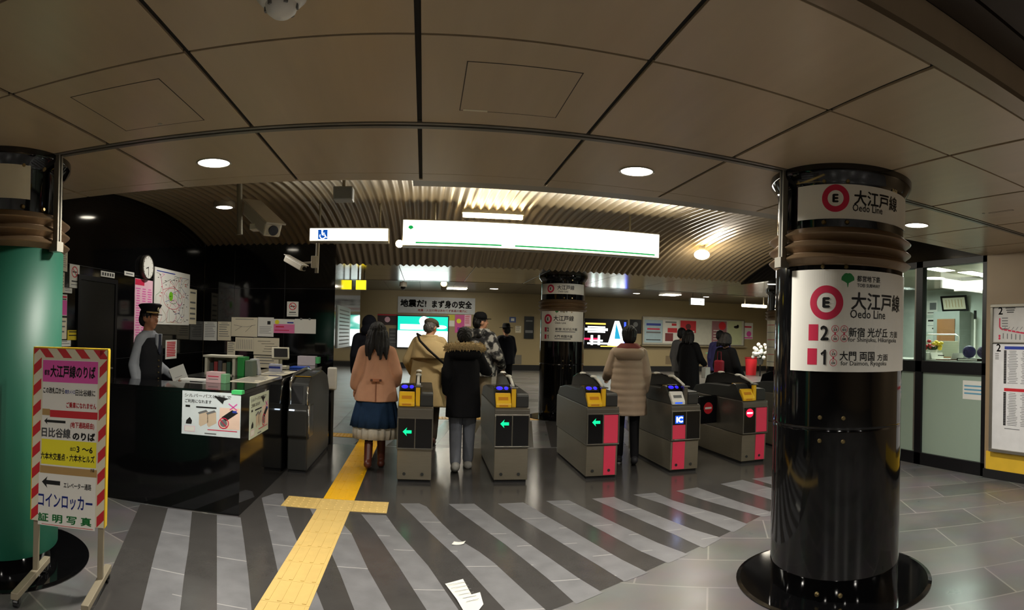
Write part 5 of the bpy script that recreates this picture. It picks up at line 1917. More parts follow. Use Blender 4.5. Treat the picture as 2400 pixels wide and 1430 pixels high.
# brown cabinet / door with grey frame
p0, p1 = onx(2216, 732, XO), onx(2276, 800, XO)
cb = thing('office_cabinet', 'grey framed brown cabinet under the framed certificate', 'cabinet', (XO, (p0.y + p1.y) / 2, 0))
w_ = abs(p0.y - p1.y)
zt = (p0.z + onx(2276, 732, XO).z) / 2
B().box((-.35, -w_ / 2, 0), (-.01, w_ / 2, zt), M('cabinet_grey', (150, 156, 150), .4, .2)).done('carcass', cb, bevel=.006)
B().box((-.362, -w_ / 2 + .10, .1), (-.35, w_ / 2 - .10, zt - .14), M('door_brown', (134, 92, 56), .5)).done('door', cb, bevel=.003)
B().box((-.37, w_ / 2 - .16, zt * .5), (-.36, w_ / 2 - .14, zt * .5 + .12), STEEL).done('handle', cb)
sheet('wall_notice', 'office wall notice with a dark photograph, upper of the two beside the cabinet', 'notice', (2172, 705, 2197, 738), 'x', XO, PAPER, lambda p, w_, h_: (p.rect(w_ * .1, h_ * .1, w_ * .6, h_ * .5, INKG, 1), p.rect(0, -h_ * .35, w_ * .8, h_ * .05, INK, 1)))
sheet('wall_notice', 'office wall notice with black headings, lower of the two beside the cabinet', 'notice', (2172, 746, 2196, 778), 'x', XO, PAPER, lambda p, w_, h_: (p.rect(0, h_ * .32, w_ * .7, h_ * .12, INK, 1), p.rect(0, -h_ * .05, w_ * .8, h_ * .03, INKG, 1), p.rect(w_ * .2, -h_ * .25, w_ * .3, h_ * .1, INK, 1)))
# acrylic / white dividers
p0, p1 = onx(2170, 784, 6.6), onx(2246, 822, 6.6)
dv = thing('desk_divider', 'white rounded desk divider behind the office window', 'divider', (6.6, (p0.y + p1.y) / 2, 1.30))
w_, h_ = abs(p0.y - p1.y), p0.z - 1.30
B().box((-.012, -w_ / 2, .02), (.012, w_ / 2, h_ * .72), M('divider_white', (206, 214, 196), .5)).done('panel', dv, bevel=.004)
B().tube([(0, -w_ / 2, 0), (0, -w_ / 2, h_ * .92), (0, -w_ / 2 + .05, h_), (0, w_ / 2 - .05, h_), (0, w_ / 2, h_ * .92), (0, w_ / 2, 0)], .011, WHITEP, 8).done('tube_frame', dv, smooth=True)
B().box((-.15, -w_ / 2 - .1, -.04), (.12, w_ / 2 + .1, 0), DESK).done('foot_plate', dv)
# blue round bags
for i, (x, lab) in enumerate(((2272, 'dark blue round cushion on the office counter, nearer the room corner of the divider'), (2306, 'dark blue round cushion pressed against the window post'))):
    p = onx(x, 806, 5.9)
    cu = thing('round_cushion', lab, 'cushion', (5.9, p.y, 1.30))
    r = .088
    zc = 1.22 - (.0)
    NAVY = M('navy_cloth', (34, 40, 104), .6, 0, .15, 30, .3, 40)
    B().box((-.10, -.085, 0), (.10, .085, .03), PAPER).done('box', cu, bevel=.004)
    B().ball((0, 0, .03 + r * .9), (r * .9, r, r * .9), NAVY, 24, None, 14).done('cushion_body', cu, smooth=True)
    B().lathe([(r * .3, -.01), (r * .32, 0), (r * .3, .01)], M('navy_piping', (24, 28, 70), .6), 20, Matrix.Translation((-r * .82, 0, .03 + r * .9)) @ Matrix.Rotation(R(90), 4, 'Y'), closed=False).done('piping', cu)
p = onx(2220, 824, 5.9)
tr = thing('paper_tray', 'white letter tray on the office counter in front of the divider', 'tray', (5.9, p.y, 1.30))
B().prism([(-.16, .0), (.16, 0), (.19, .09), (.18, .09), (.155, .012), (-.155, .012), (-.18, .09), (-.19, .09)], -.12, .12, WHITEP, 'x').done('tray_body', tr)
B().box((-.125, -.05, .05), (-.121, .05, .062), INK).done('label_slot', tr)
B().box((-.20, -.18, -.0), (.02, .02, .012), M('folder_brown', (120, 80, 56), .5)).done('folder', tr)
p = onx(2176, 820, 5.85)
tag(B().box((5.72, p.y - .09, 1.30), (5.86, p.y + .09, 1.39), PAPER).done('card_box', bevel=.003), 'small white card box on the office counter below the flowers', 'box')
p = onx(2275, 833, 5.75)
tag(B().box((5.68, p.y - .26, 1.30), (5.72, p.y + .16, 1.335), BLACK).box((5.677, p.y - .15, 1.308), (5.68, p.y + .14, 1.326), PAPER).done('ticket_printer', bevel=.003), 'long black and white ledger case lying along the office window sill', 'case')
p = onx(2186, 795, 6.08)
fl_ = thing('flower_arrangement', 'small red and yellow flower arrangement on the office counter', 'flowers', (6.08, p.y, 1.30))
B().lathe([(0, 0), (.05, 0), (.07, .12), (.06, .12), (.045, .02), (0, .02)], PAPER, 20).done('pot', fl_)
rnd = random.Random(8)
for m, dx, nm in ((M('petal_red', (190, 24, 40), .5), .06, 'red_blossom'), (M('petal_yellow', (232, 206, 40), .5), -.08, 'yellow_blossom')):
    b = B()
    for i in range(9):
        b.ball((rnd.uniform(-.05, .05), dx + rnd.uniform(-.06, .06), rnd.uniform(.13, .24)), (.03, .03, .022), m, 8, None, 6)
    b.done(nm, fl_)
b = B()
for i in range(10):
    b.tube([(0, 0, .1), (rnd.uniform(-.05, .05), rnd.uniform(-.08, .08), .15), (rnd.uniform(-.09, .09), rnd.uniform(-.14, .14), .18)], [.008, .012, .002], M('leaf_green', (50, 80, 40), .5), 5)
b.done('leaves', fl_)
p = onx(2285, 728, 8.2)
rod = thing('broom_pole', 'white pole with a dark grip standing by the office cabinet', 'pole', (8.3, onx(2285, 780, 8.3).y, 0))
zt = onx(2285, 728, 8.3).z
B().cyl((0, 0, 0), (0, 0, zt - .15), .018, WHITEP).done('shaft', rod)
B().cyl((0, 0, zt - .15), (0, 0, zt), .026, BLACK).done('grip', rod)
B().box((-.10, -.1, 0), (.10, .1, .04), BLACK).done('foot', rod, bevel=.005)
# office ceiling panels, and a glowing box imitating a sign's reflection in the glass
for i, (x, y, lab) in enumerate(((2190, 629, 'long office ceiling panel light nearest the window post'), (2290, 641, 'office ceiling panel light above the imitated sign reflection'), (2190, 651, 'oval office ceiling light deeper in the room'))):
    p = onz(x, y, 2.535)
    p.x = min(p.x, 8.3)
    p.y = min(p.y, 7.4)
    o = thing('office_light', lab, 'ceiling light', (p.x, p.y, 2.535))
    if i < 2:
        B().box((-.30, -.12, -.012), (.30, .12, 0), LIT).done('diffuser', o)
        B().box((-.32, -.14, -.006), (.32, .14, 0), HOUS).done('trim_frame', o)
    else:
        B().lathe([(0, -.012), (.16, -.012), (.16, 0), (0, 0)], LIT, 32).done('diffuser', o)
        B().lathe([(.16, -.008), (.18, -.006), (.18, 0)], HOUS, 32, closed=False).done('trim_ring', o)
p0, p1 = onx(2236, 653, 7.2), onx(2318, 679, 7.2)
sgo = thing('office_sign_reflection', 'long glowing white box imitating a lit sign reflected in the office glass', 'sign', (7.2, (p0.y + p1.y) / 2, p1.z))
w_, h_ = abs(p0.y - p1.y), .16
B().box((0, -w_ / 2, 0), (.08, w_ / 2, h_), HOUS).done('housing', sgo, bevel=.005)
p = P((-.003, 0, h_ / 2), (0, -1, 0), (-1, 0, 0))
p.rect(0, 0, w_ * .97, h_ * .9, SIGNREFL, 0)
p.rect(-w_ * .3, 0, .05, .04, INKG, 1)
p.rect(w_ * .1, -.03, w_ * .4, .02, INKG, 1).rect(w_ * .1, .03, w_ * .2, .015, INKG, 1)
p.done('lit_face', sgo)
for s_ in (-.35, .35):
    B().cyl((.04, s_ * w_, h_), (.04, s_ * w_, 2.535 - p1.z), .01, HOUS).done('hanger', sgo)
# paper stuck on the frosted pane
sheet('pane_notice', 'white paper with blue bars stuck on the frosted office pane', 'notice', (2257, 893, 2307, 937), 'x', 5.532, PAPER, lambda p, w_, h_: [p.rect(0, h_ * (.22 - .2 * i), w_ * .86, h_ * .08, M('bar_teal', (96, 160, 190), .5), 1) for i in range(3)], t=.002)

# ================================================================== MAP BOARD ON THE SIDE WALL
XW = 5.5
y1, y0 = onx(2321, 880, XW - .05).y, 2.55
zt, zb = 1.955, .31
mb = thing('route_map_board', 'tall aluminium framed board with a line map and timetable on the brown side wall', 'information board', (XW - .05, (y0 + y1) / 2, (zt + zb) / 2))
w_, h_ = y1 - y0, zt - zb
B().box((.0, -w_ / 2, -h_ / 2), (.05, w_ / 2, h_ / 2), M('board_back', (150, 150, 146), .5)).done('backing', mb)
b = B()
t = .035
for lo, hi in (((-w_ / 2, -h_ / 2), (w_ / 2, -h_ / 2 + t)), ((-w_ / 2, h_ / 2 - t), (w_ / 2, h_ / 2)), ((-w_ / 2, -h_ / 2 + t), (-w_ / 2 + t, h_ / 2 - t)), ((w_ / 2 - t, -h_ / 2 + t), (w_ / 2, h_ / 2 - t)), ((-w_ / 2 + t, h_ * .235), (w_ / 2 - t, h_ * .243))):
    b.box((-.018, lo[0], lo[1]), (0, hi[0], hi[1]), ALU)
b.done('frame', mb, bevel=.003)
p = P((-.002, 0, 0), (0, -1, 0), (-1, 0, 0))   # u runs towards the camera: 0 at the middle, -w/2 at the office end
GREY = M('map_sheet_grey', (206, 204, 200), .4)
WH2 = M('timetable_white', (226, 226, 226), .4)
p.rect(0, h_ * .355, w_ - .06, h_ * .235, GREY, 0)
p.rect(0, -h_ * .13, w_ - .06, h_ * .72, WH2, 0)
L = -w_ / 2
p.text('2', L + .13, h_ * .455, .06, .085, INK, 1, .02)
for i in range(3):
    p.rect(L + .26, h_ * (.472 - .014 * i), .13 - .02 * i, .010, INK, 1)
p.ring(L + .60, h_ * .462, .05, .03, CRIM, 1, 30)
pth = [(L + .12, h_ * .405), (L + .12, h_ * .345), (L + .15, h_ * .330), (L + .42, h_ * .305), (L + .52, h_ * .302), (L + .55, h_ * .33), (L + .75, h_ * .345), (L + .95, h_ * .32)]
for i in range(len(pth) - 1):
    p.line(*pth[i], *pth[i + 1], .018, CRIM, 1)
rnd = random.Random(4)
for i in range(5):
    p.rect(L + .19, h_ * (.405 - .018 * i), .08, .010, INKG, 2)
for i in range(12):
    u = L + .17 + .055 * i
    p.rect(u, h_ * (.285 - .002 * i), .012, .06, INKG, 2)
    p.line(u, h_ * .325, u + .03, h_ * .345, .006, INKG, 2)
    p.rect(u, h_ * (.322 - .002 * i), .012, .012, GREY, 3)
p.disc(L + .12, h_ * .268, .014, CRIM, 2, 14).disc(L + .12, h_ * .285, .014, CRIM, 2, 14)
p.text('2', L + .11, h_ * .205, .06, .085, INK, 1, .02)
for i in range(4):
    p.rect(L + .09, h_ * (.165 - .012 * i), .05, .008, INKG, 1)
for top, m, n in ((.205, BLUE, 20), (-.075, RED, 20)):
    p.rect(L + .19 + (w_ - .25) / 2, h_ * top, w_ - .25, .034, m, 1)
    for i in range(n):
        z = h_ * (top - .022 - .0112 * i)
        p.rect(L + .20, z, .034, .0165, INK, 1)
        for k in range(4):
            p.rect(L + .23 + .17 * k + .07, z, rnd.uniform(.08, .14), .006, INKG, 1)
p.rect(L + .3, h_ * -.335, .2, .008, INKG, 1)
p.done('printed_sheets', mb, label='printed line map above a two part timetable')


# ================================================================== PEOPLE
def solid(b, name, parent, mats=None, voxel=.011, smooth=4, label=None):
    """melts overlapping closed shapes into one continuous skin"""
    bmesh.ops.recalc_face_normals(b.bm, faces=b.bm.faces)
    me = bpy.data.meshes.new('tmp')
    b.bm.to_mesh(me)
    b.bm.free()
    me.materials.append(b.mats[0])
    o = bpy.data.objects.new('tmp', me)
    C.objects.link(o)
    r = o.modifiers.new('r', 'REMESH')
    r.mode = 'VOXEL'
    r.voxel_size = voxel
    s = o.modifiers.new('s', 'SMOOTH')
    s.factor = .5
    s.iterations = smooth
    dg = bpy.context.evaluated_depsgraph_get()
    m2 = bpy.data.meshes.new_from_object(o.evaluated_get(dg))
    bpy.data.objects.remove(o)
    bpy.data.meshes.remove(me)
    m2.materials.clear()
    m2.materials.append(b.mats[0])
    m2.name = name
    return m2


def put(me, name, parent, label=None, extra=None):
    """link a melted mesh; extra = B whose shapes (fingers, eyes) join the same mesh"""
    if extra is not None:
        bm = bmesh.new()
        bm.from_mesh(me)
        mats = [me.materials[0]]
        off = bm
        e = bpy.data.meshes.new('e')
        bmesh.ops.recalc_face_normals(extra.bm, faces=extra.bm.faces)
        for f in extra.bm.faces:
            m = extra.mats[f.material_index]
            if m not in mats:
                mats.append(m)
        remap = [mats.index(m) if m in mats else 0 for m in extra.mats]
        for f in extra.bm.faces:
            f.material_index = remap[f.material_index]
        extra.bm.to_mesh(e)
        extra.bm.free()
        bm.from_mesh(e)
        bm.to_mesh(me)
        bm.free()
        bpy.data.meshes.remove(e)
        me.materials.clear()
        for m in mats:
            me.materials.append(m)
    return link(me, name, parent, smooth=True, label=label)


def camo_mat():
    m = M('camouflage_cloth', (90, 90, 88), .8)
    nt = m.node_tree
    n = nt.nodes.new('ShaderNodeTexNoise')
    n.inputs['Scale'].default_value = 11
    tc = nt.nodes.new('ShaderNodeTexCoord')
    nt.links.new(tc.outputs['Object'], n.inputs[0])
    cr = nt.nodes.new('ShaderNodeValToRGB')
    cr.color_ramp.interpolation = 'CONSTANT'
    cr.color_ramp.elements[0].color = lin((22, 22, 24))
    cr.color_ramp.elements[1].position = .46
    cr.color_ramp.elements[1].color = lin((78, 78, 76))
    e = cr.color_ramp.elements.new(.54)
    e.color = lin((172, 170, 162))
    nt.links.new(n.outputs[0], cr.inputs[0])
    nt.links.new(cr.outputs[0], nt.nodes['Principled BSDF'].inputs['Base Color'])
    return m


def cloth(name, col, rough=.85, bump=.25, bs=140, var=.14):
    return M(name, col, rough, 0, var, 14, bump, bs, spec=.25)


class Human:
    def __init__(s, label, x, y, rz, H, head_yaw=0, head_pitch=0, lean=0, pose=None, group=None):
        s.k = H / 1.70
        s.o = thing('person', label, 'person', (x, y, 0), R(rz), group)
        s.o.scale = (s.k, s.k, s.k)
        J = dict(
            shL=(-.155, 0, 1.375), shR=(.155, 0, 1.375), elL=(-.205, -.03, 1.12), elR=(.205, -.03, 1.12),
            wrL=(-.21, .06, .88), wrR=(.21, .06, .88), hpL=(-.09, 0, .90), hpR=(.09, 0, .90),
            knL=(-.10, .06, .49), knR=(.10, .00, .48), anL=(-.10, .10, .085), anR=(.10, -.16, .10))
        J.update(pose or {})
        s.J = {k: Vector(v) for k, v in J.items()}
        s.Hm = Matrix.Translation((0, 0, 1.47)) @ Matrix.Rotation(R(head_yaw), 4, 'Z') @ Matrix.Rotation(R(head_pitch), 4, 'X') @ Matrix.Translation((0, 0, -1.47))
        s.lean = Matrix.Translation((0, 0, .9)) @ Matrix.Rotation(R(-lean), 4, 'X') @ Matrix.Translation((0, 0, -.9))
        s.Hm = s.lean @ s.Hm
        for k in ('shL', 'shR'):
            s.J[k] = s.lean @ s.J[k]

    def head_verts(s, b, n0):
        b.bm.verts.ensure_lookup_table()
        bmesh.ops.transform(b.bm, matrix=s.Hm, verts=b.bm.verts[n0:])

    def lean_verts(s, b, n0):
        b.bm.verts.ensure_lookup_table()
        bmesh.ops.transform(b.bm, matrix=s.lean, verts=b.bm.verts[n0:])

    def body(s, skin=SKIN, curl=.6, eyes=True):
        J = s.J
        b = B()
        b.loft([(.82, 0, 0, .13, .09), (.92, 0, 0, .155, .105), (1.05, 0, 0, .135, .095), (1.2, 0, 0, .15, .105), (1.34, 0, 0, .165, .09), (1.42, 0, -.01, .07, .06)], skin, 24)
        s.lean_verts(b, 0)
        n0 = len(b.bm.verts)
        b.capsule((0, -.015, 1.38), (0, .0, 1.51), .056, .052, skin)
        b.ball((0, -.005, 1.605), (.074, .092, .098), skin, 18)
        b.ball((0, .035, 1.545), (.054, .055, .062), skin, 16)
        b.ball((0, .060, 1.497), (.026, .024, .02), skin, 12)
        b.capsule((0, .088, 1.607), (0, .106, 1.572), .010, .014, skin, 10)
        b.capsule((-.03, .078, 1.622), (.03, .078, 1.622), .013, .013, skin, 10)
        for sx in (-1, 1):
            b.ball((sx * .040, .062, 1.562), (.020, .018, .024), skin, 10)
            b.ball((sx * .077, -.005, 1.58), (.011, .022, .034), skin, 10)
        s.head_verts(b, n0)
        ex = B()
        for S, sx in (('L', -1), ('R', 1)):
            b.capsule(J['sh' + S], J['el' + S], .050, .040, skin)
            b.capsule(J['el' + S], J['wr' + S], .040, .026, skin)
            b.capsule(J['hp' + S], J['kn' + S], .083, .054, skin)
            b.capsule(J['kn' + S], J['an' + S], .052, .036, skin)
            s.foot(b, S, skin, .030, 0)
            # hand: palm melted in, fingers as bent tubes rooted in it
            wr = J['wr' + S]
            d = (wr - J['el' + S]).normalized()
            side = Vector((sx, 0, 0))
            fw = Vector((0, 1, 0))
            fw = (fw - d * fw.dot(d)).normalized()
            nrm = d.cross(fw).normalized() * (1 if sx > 0 else -1)   # towards the thigh / away
            pc = wr + d * .055
            q = Matrix((fw, nrm, d)).transposed().to_4x4()
            b.ball(pc, (.042, .017, .052), skin, 12, q)
            for i in range(4):
                L = (.068, .078, .074, .058)[i]
                r0 = pc + fw * (.030 - .0205 * i) + d * .036
                c1 = curl * (1 + .15 * i)
                inn = -nrm if sx > 0 else nrm
                inn = Vector((-sx, 0, 0)) - d * Vector((-sx, 0, 0)).dot(d)
                inn.normalize()
                p1 = r0 + (d * math.cos(c1 * .5) + inn * math.sin(c1 * .5)) * L * .45
                p2 = p1 + (d * math.cos(c1 * 1.3) + inn * math.sin(c1 * 1.3)) * L * .32
                p3 = p2 + (d * math.cos(c1 * 2) + inn * math.sin(c1 * 2)) * L * .25
                ex.tube([r0 - d * .02, r0, p1, p2, p3], [.0092, .0092, .0086, .0078, .005], skin, 8)
            t0 = pc + fw * .034 - d * .015
            ex.tube([t0 - fw * .012, t0, t0 + fw * .020 + d * .026, t0 + fw * .024 + d * .052], [.011, .0115, .0105, .007], skin, 8)
        m = solid(b, 'body', s.o)
        if eyes:
            n0 = len(ex.bm.verts)
            for sx in (-1, 1):
                ex.ball((sx * .030, .076, 1.604), (.014, .008, .0075), PAPER, 12, None, 8)
                ex.ball((sx * .030, .0815, 1.604), (.006, .004, .006), INK, 10, None, 6)
                ex.capsule((sx * .016, .090, 1.628), (sx * .044, .082, 1.628), .004, .003, HAIR, 8)
            ex.capsule((-.020, .090, 1.538), (.020, .090, 1.538), .005, .005, M('lips', (150, 84, 78), .5), 8)
            s.head_verts(ex, n0)
        return put(m, 'body', s.o, None, ex)

    def foot(s, b, S, m, r, lift):
        an = s.J['an' + S]
        back = an.y < -.10
        if back:   # heel raised, weight on the toes
            h, t = an + Vector((0, -.035, -.02)), Vector((an.x, an.y + .13, .03))
        else:
            h, t = Vector((an.x, an.y - .045, .04)), Vector((an.x, an.y + .15, .032))
        b.capsule(h, t, r + .006, r, m, 12)
        b.capsule(an, (h + t) / 2, .036, r, m, 12)

    def shoes(s, m, sole=None, top=.12, r=.040, name='shoe', label=None):
        for S in 'LR':
            b = B()
            s.foot(b, S, m, r, 0)
            an = s.J['an' + S]
            up = (s.J['kn' + S] - an).normalized()
            b.capsule(an, an + up * max(.01, top - .08), .046, .052 if top > .2 else .046, m)
            me = solid(b, name, s.o, voxel=.009, smooth=3)
            # flatten under the sole
            for v in me.vertices:
                if v.co.z < .004:
                    v.co.z = .004
            o = put(me, name, s.o, label)
            if sole:
                c = B()
                t = Vector((0, 1, 0))
                y0, y1 = an.y - .075, an.y + .185
                if an.y >= -.10:
                    c.loft([(0, an.x, (y0 + y1) / 2, .044, .135), (.022, an.x, (y0 + y1) / 2, .046, .138)], sole, 20)
                    c.done('sole', o)

    def trousers(s, m, r=1.0, hem=.10):
        b = B()
        b.loft([(.80, 0, 0, .12, .10), (.90, 0, 0, .178, .13), (1.0, 0, 0, .165, .12), (1.06, 0, 0, .15, .11)], m, 24)
        for S in 'LR':
            hp, kn, an = (s.J[k + S] for k in ('hp', 'kn', 'an'))
            b.capsule(hp, kn, .098 * r, .074 * r, m)
            e = an + (kn - an).normalized() * (hem - .08)
            b.capsule(kn, e, .074 * r, .062 * r, m)
        put(solid(b, 'trousers', s.o, smooth=3), 'trousers', s.o)

    def coat(s, m, hem, hx, hy, name='coat', sleeve=(.075, .062, .05), chest=(.20, .135), flare=0, n_f=9, fold=.05, waist=None, quilt=0, sl_end=1.0, voxel=.012, label=None, cx=0, cy=0, bottom_lean=True):
        b = B()
        z0, z1 = hem, 1.44
        rings = []
        N = 30 if quilt else 16
        for i in range(N + 1):
            t = i / N
            z = z0 + (1.40 - z0) * t
            u = max(0, min(1, (z - z0) / (1.25 - z0)))
            rx = hx + (chest[0] - hx) * u ** (1 + flare)
            ry = hy + (chest[1] - hy) * u ** (1 + flare)
            if waist and abs(z - 1.03) < .2:
                f = 1 - waist * (1 - abs(z - 1.03) / .2)
                rx *= f
                ry *= f
            if z > 1.25:
                f = (z - 1.25) / .15
                rx *= 1 - .22 * f ** 2
                ry *= 1 - .25 * f ** 2
            if quilt:
                q = 1 + .065 * abs(math.sin(PI * z / quilt)) ** .5
                rx *= q
                ry *= q
            rings.append((z, cx * (1 - t), cy * (1 - t), rx, ry))
        rings.append((1.44, 0, -.01, .095, .085))
        ph = random.uniform(0, 6)
        b.loft(rings, m, 56, lambda a, z: 1 + fold * max(0, (1.2 - z) / (1.2 - z0)) * math.sin(n_f * a + ph + 2 * z))
        s.lean_verts(b, 0)
        for S in 'LR':
            sh, el, wr = (s.J[k + S] for k in ('sh', 'el', 'wr'))
            b.capsule(sh, el, sleeve[0], sleeve[1], m)
            e = el + (wr - el) * sl_end
            b.capsule(el, e, sleeve[1], sleeve[2], m)
            b.capsule((sh.x * .5, sh.y, sh.z + .02), sh, min(.075, sleeve[0] + .008), sleeve[0], m)
        return put(solid(b, name, s.o, voxel=voxel, smooth=1 if quilt else 3), name, s.o, label)

    def hair(s, m=HAIR, long=0, vol=1.0, name='hair', bun=0):
        b = B()
        b.ball((0, -.018, 1.622), (.086 * vol, .098 * vol, .095 * vol), m, 20)
        b.ball((0, -.055, 1.575), (.080 * vol, .062 * vol, .085 * vol), m, 16)
        if long:
            for i in range(9):
                a = R(-200 + 220 * i / 8)
                x, y = .075 * math.cos(a) * vol, -.02 + .08 * math.sin(a) * vol
                if y > .03:
                    continue
                L = long * random.uniform(.8, 1.05)
                b.capsule((x, y, 1.60), (x * 1.25, y - .03, 1.60 - L * .55), .034, .036, m)
                b.capsule((x * 1.25, y - .03, 1.60 - L * .55), (x * 1.3 + random.uniform(-.02, .02), y - .05, 1.60 - L), .036, .014, m)
        s.head_verts(b, 0)
        me = solid(b, name, s.o, voxel=.008, smooth=2)
        me.update()
        for v in me.vertices:      # locks
            a_ = math.atan2(v.co.x, v.co.y + .03)
            k_ = .0035 * math.sin(19 * a_ + 14 * v.co.z) + .0028 * math.sin(43 * a_ - 22 * v.co.z) + .002 * math.sin(83 * a_)
            v.co += v.normal * k_
        return put(me, name, s.o)

    def at_head(s, b, name, label=None, bevel=0, smooth=True):
        s.head_verts(b, 0)
        return b.done(name, s.o, bevel=bevel, smooth=smooth, label=label)


JEAN = cloth('washed_jeans', (118, 122, 130), bump=.3)
BLACKC = cloth('black_cloth', (16, 16, 19))
NAVYC = cloth('navy_cloth_dark', (24, 26, 36))
LEATH = M('brown_leather', (88, 44, 32), .4, 0, .2, 12)
TIGHT = cloth('black_tights', (12, 12, 13), .7)

# --- woman in the peach coat
PEACH = cloth('peach_wool', (214, 162, 130), .9, .3, 160, .08)
h = Human('woman with long black hair in peach coat and navy skirt walking', -.505, 6.46, 3, 1.575, pose=dict(
    elL=(-.215, -.02, 1.14), wrL=(-.25, .04, .95), elR=(.23, -.04, 1.14), wrR=(.22, .10, 1.0),
    knL=(-.07, .02, .47), anL=(-.075, -.13, .10), knR=(.07, .10, .49), anR=(.075, .12, .085)))
h.o.location.z = .008
h.body()
h.coat(PEACH, .80, .262, .20, flare=.15, fold=.045, n_f=6, sleeve=(.075, .078, .074), chest=(.175, .13), sl_end=.85)
c = B()
c.loft([(1.40, 0, -.01, .115, .10), (1.435, 0, -.015, .125, .11), (1.45, 0, -.01, .105, .095)], PEACH, 32)
c.done('collar', h.o, smooth=True)
b = B()
b.box((-.07, -.235, 1.04), (.07, -.205, 1.075), cloth('peach_tab', (186, 126, 94), .9))
tb_ = b.done('half_belt', h.o, bevel=.006)
for sx in (-1, 1):
    B().cyl((sx * .05, -.236, 1.057), (sx * .05, -.246, 1.057), .014, M('button_brown', (90, 56, 40), .4)).done('button', tb_)
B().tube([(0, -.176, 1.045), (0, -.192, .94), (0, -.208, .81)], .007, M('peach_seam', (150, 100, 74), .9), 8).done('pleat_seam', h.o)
SK = cloth('navy_skirt_cloth', (32, 56, 86), .85)
b = B()
b.loft([(.50, 0, -.01, .29, .21), (.62, 0, -.01, .27, .195), (.80, 0, 0, .23, .17), (1.0, 0, 0, .15, .11)], SK, 72, lambda a, z: 1 + .055 * max(0, (.95 - z) / .45) * math.sin(16 * a))
b.done('skirt', h.o, smooth=True)
LACE = cloth('white_lace', (206, 200, 184), .9, .6, 200)
b = B()
b.loft([(.36, 0, -.01, .25, .18), (.44, 0, -.01, .26, .19), (.54, 0, -.01, .25, .18)], LACE, 96, lambda a, z: 1 + .05 * math.sin(20 * a) + (.03 * math.sin(40 * a) if z < .4 else 0))
b.done('lace_underskirt', h.o, smooth=True)
h.trousers(TIGHT, .72)
h.shoes(LEATH, None, top=.30, r=.042, name='boot')
h.hair(long=.30, vol=1.18)

# --- man in the trench coat
TREN = cloth('trench_beige', (198, 174, 126), .8, .25, 120, .10)
h = Human('man in a beige trench coat and grey tweed cap walking past the gates', .07, 8.05, -8, 1.70, head_yaw=-25, head_pitch=-14, lean=7, pose=dict(
    elR=(.30, .06, 1.12), wrR=(.24, .26, 1.05), elL=(-.28, .0, 1.12), wrL=(-.24, .18, .95)))
h.body()
h.coat(TREN, .50, .27, .21, fold=.05, n_f=7, sleeve=(.09, .078, .06), chest=(.225, .15), waist=.04)
c = B()
c.loft([(1.40, 0, .10, .12, .10), (1.46, 0, .10, .125, .11), (1.48, 0, .10, .10, .09)], TREN, 32)
c.done('collar', h.o, smooth=True)
b = B()
b.loft([(1.16, 0, -.02, .245, .165), (1.18, 0, -.015, .248, .168), (1.36, 0, .02, .22, .14), (1.42, 0, .07, .12, .10)], TREN, 48, lambda a, z: 1 + .02 * math.sin(5 * a))
b.done('storm_flap', h.o, smooth=True)
h.trousers(cloth('brown_trousers', (60, 52, 44)))
h.shoes(LEATH, None)
h.hair(M('grey_hair', (96, 92, 88), .5), vol=.98)
b = B()
CAPG = cloth('cap_tweed', (96, 88, 74), .9, .4, 100)
b.ball((0, -.005, 1.655), (.10, .118, .062), CAPG, 24)
b.capsule((-.05, .10, 1.645), (.05, .10, 1.645), .018, .018, CAPG)
h.at_head(b, 'flat_cap')
bg = thing('shoulder_bag', 'dark shoulder bag hanging on a strap across the beige trench coat', 'bag', h.o.location)
bg.rotation_euler = h.o.rotation_euler
bm_ = cloth('bag_black', (22, 20, 20), .6)
B().box((.20, -.20, .80), (.34, .10, 1.06), bm_).done('bag_body', bg, bevel=.03)
sp = [(.27, -.12, 1.04), (.16, -.19, 1.14), (.02, -.195, 1.26), (-.10, -.14, 1.37), (-.155, -.02, 1.46), (-.12, .12, 1.43), (.0, .21, 1.28), (.16, .20, 1.14), (.27, .08, 1.05)]
b = B()
b.tube([Vector(q_) * 1.02 for q_ in sp], .016, bm_, 8)
b.done('strap', bg, smooth=True)

# --- fur hooded parka
h = Human('walker in a black parka with a fur trimmed hood and grey jeans between two gates', .45, 6.46, 0, 1.57, head_pitch=-16, lean=4, pose=dict(
    elR=(.26, .10, 1.20), wrR=(.32, .31, 1.16), elL=(-.20, -.06, 1.13), wrL=(-.20, .04, .94),
    knL=(-.08, .05, .47), anL=(-.085, -.14, .115), knR=(.085, .12, .50), anR=(.085, .20, .085)))
h.body()
h.coat(BLACKC, .64, .205, .17, sleeve=(.078, .072, .055), chest=(.190, .15), fold=.03, n_f=6, waist=.04)
h.trousers(JEAN, 1.05)
h.shoes(M('sneaker_grey', (168, 166, 158), .6, 0, .3, 30), M('sneaker_sole', (216, 212, 200), .5), name='sneaker', r=.050)
h.hair(vol=1.02)
FUR = M('hood_fur', (196, 172, 126), .95, 0, .35, 60, .8, 150, spec=.1)
b = B()
b.loft([(1.34, 0, -.10, .16, .09), (1.40, 0, -.12, .19, .12), (1.46, 0, -.09, .18, .12), (1.50, 0, -.04, .12, .09)], BLACKC, 32)
b.done('hood', h.o, smooth=True)
b = B()
rnd = random.Random(2)
path = []
for i in range(17):
    a = R(180 + 180 * i / 16)
    path.append(Vector((.205 * math.cos(a), -.06 + .16 * math.sin(a), 1.475 + .03 * math.sin(a + PI) - .02)))
b.tube(path, .042, FUR, 10)
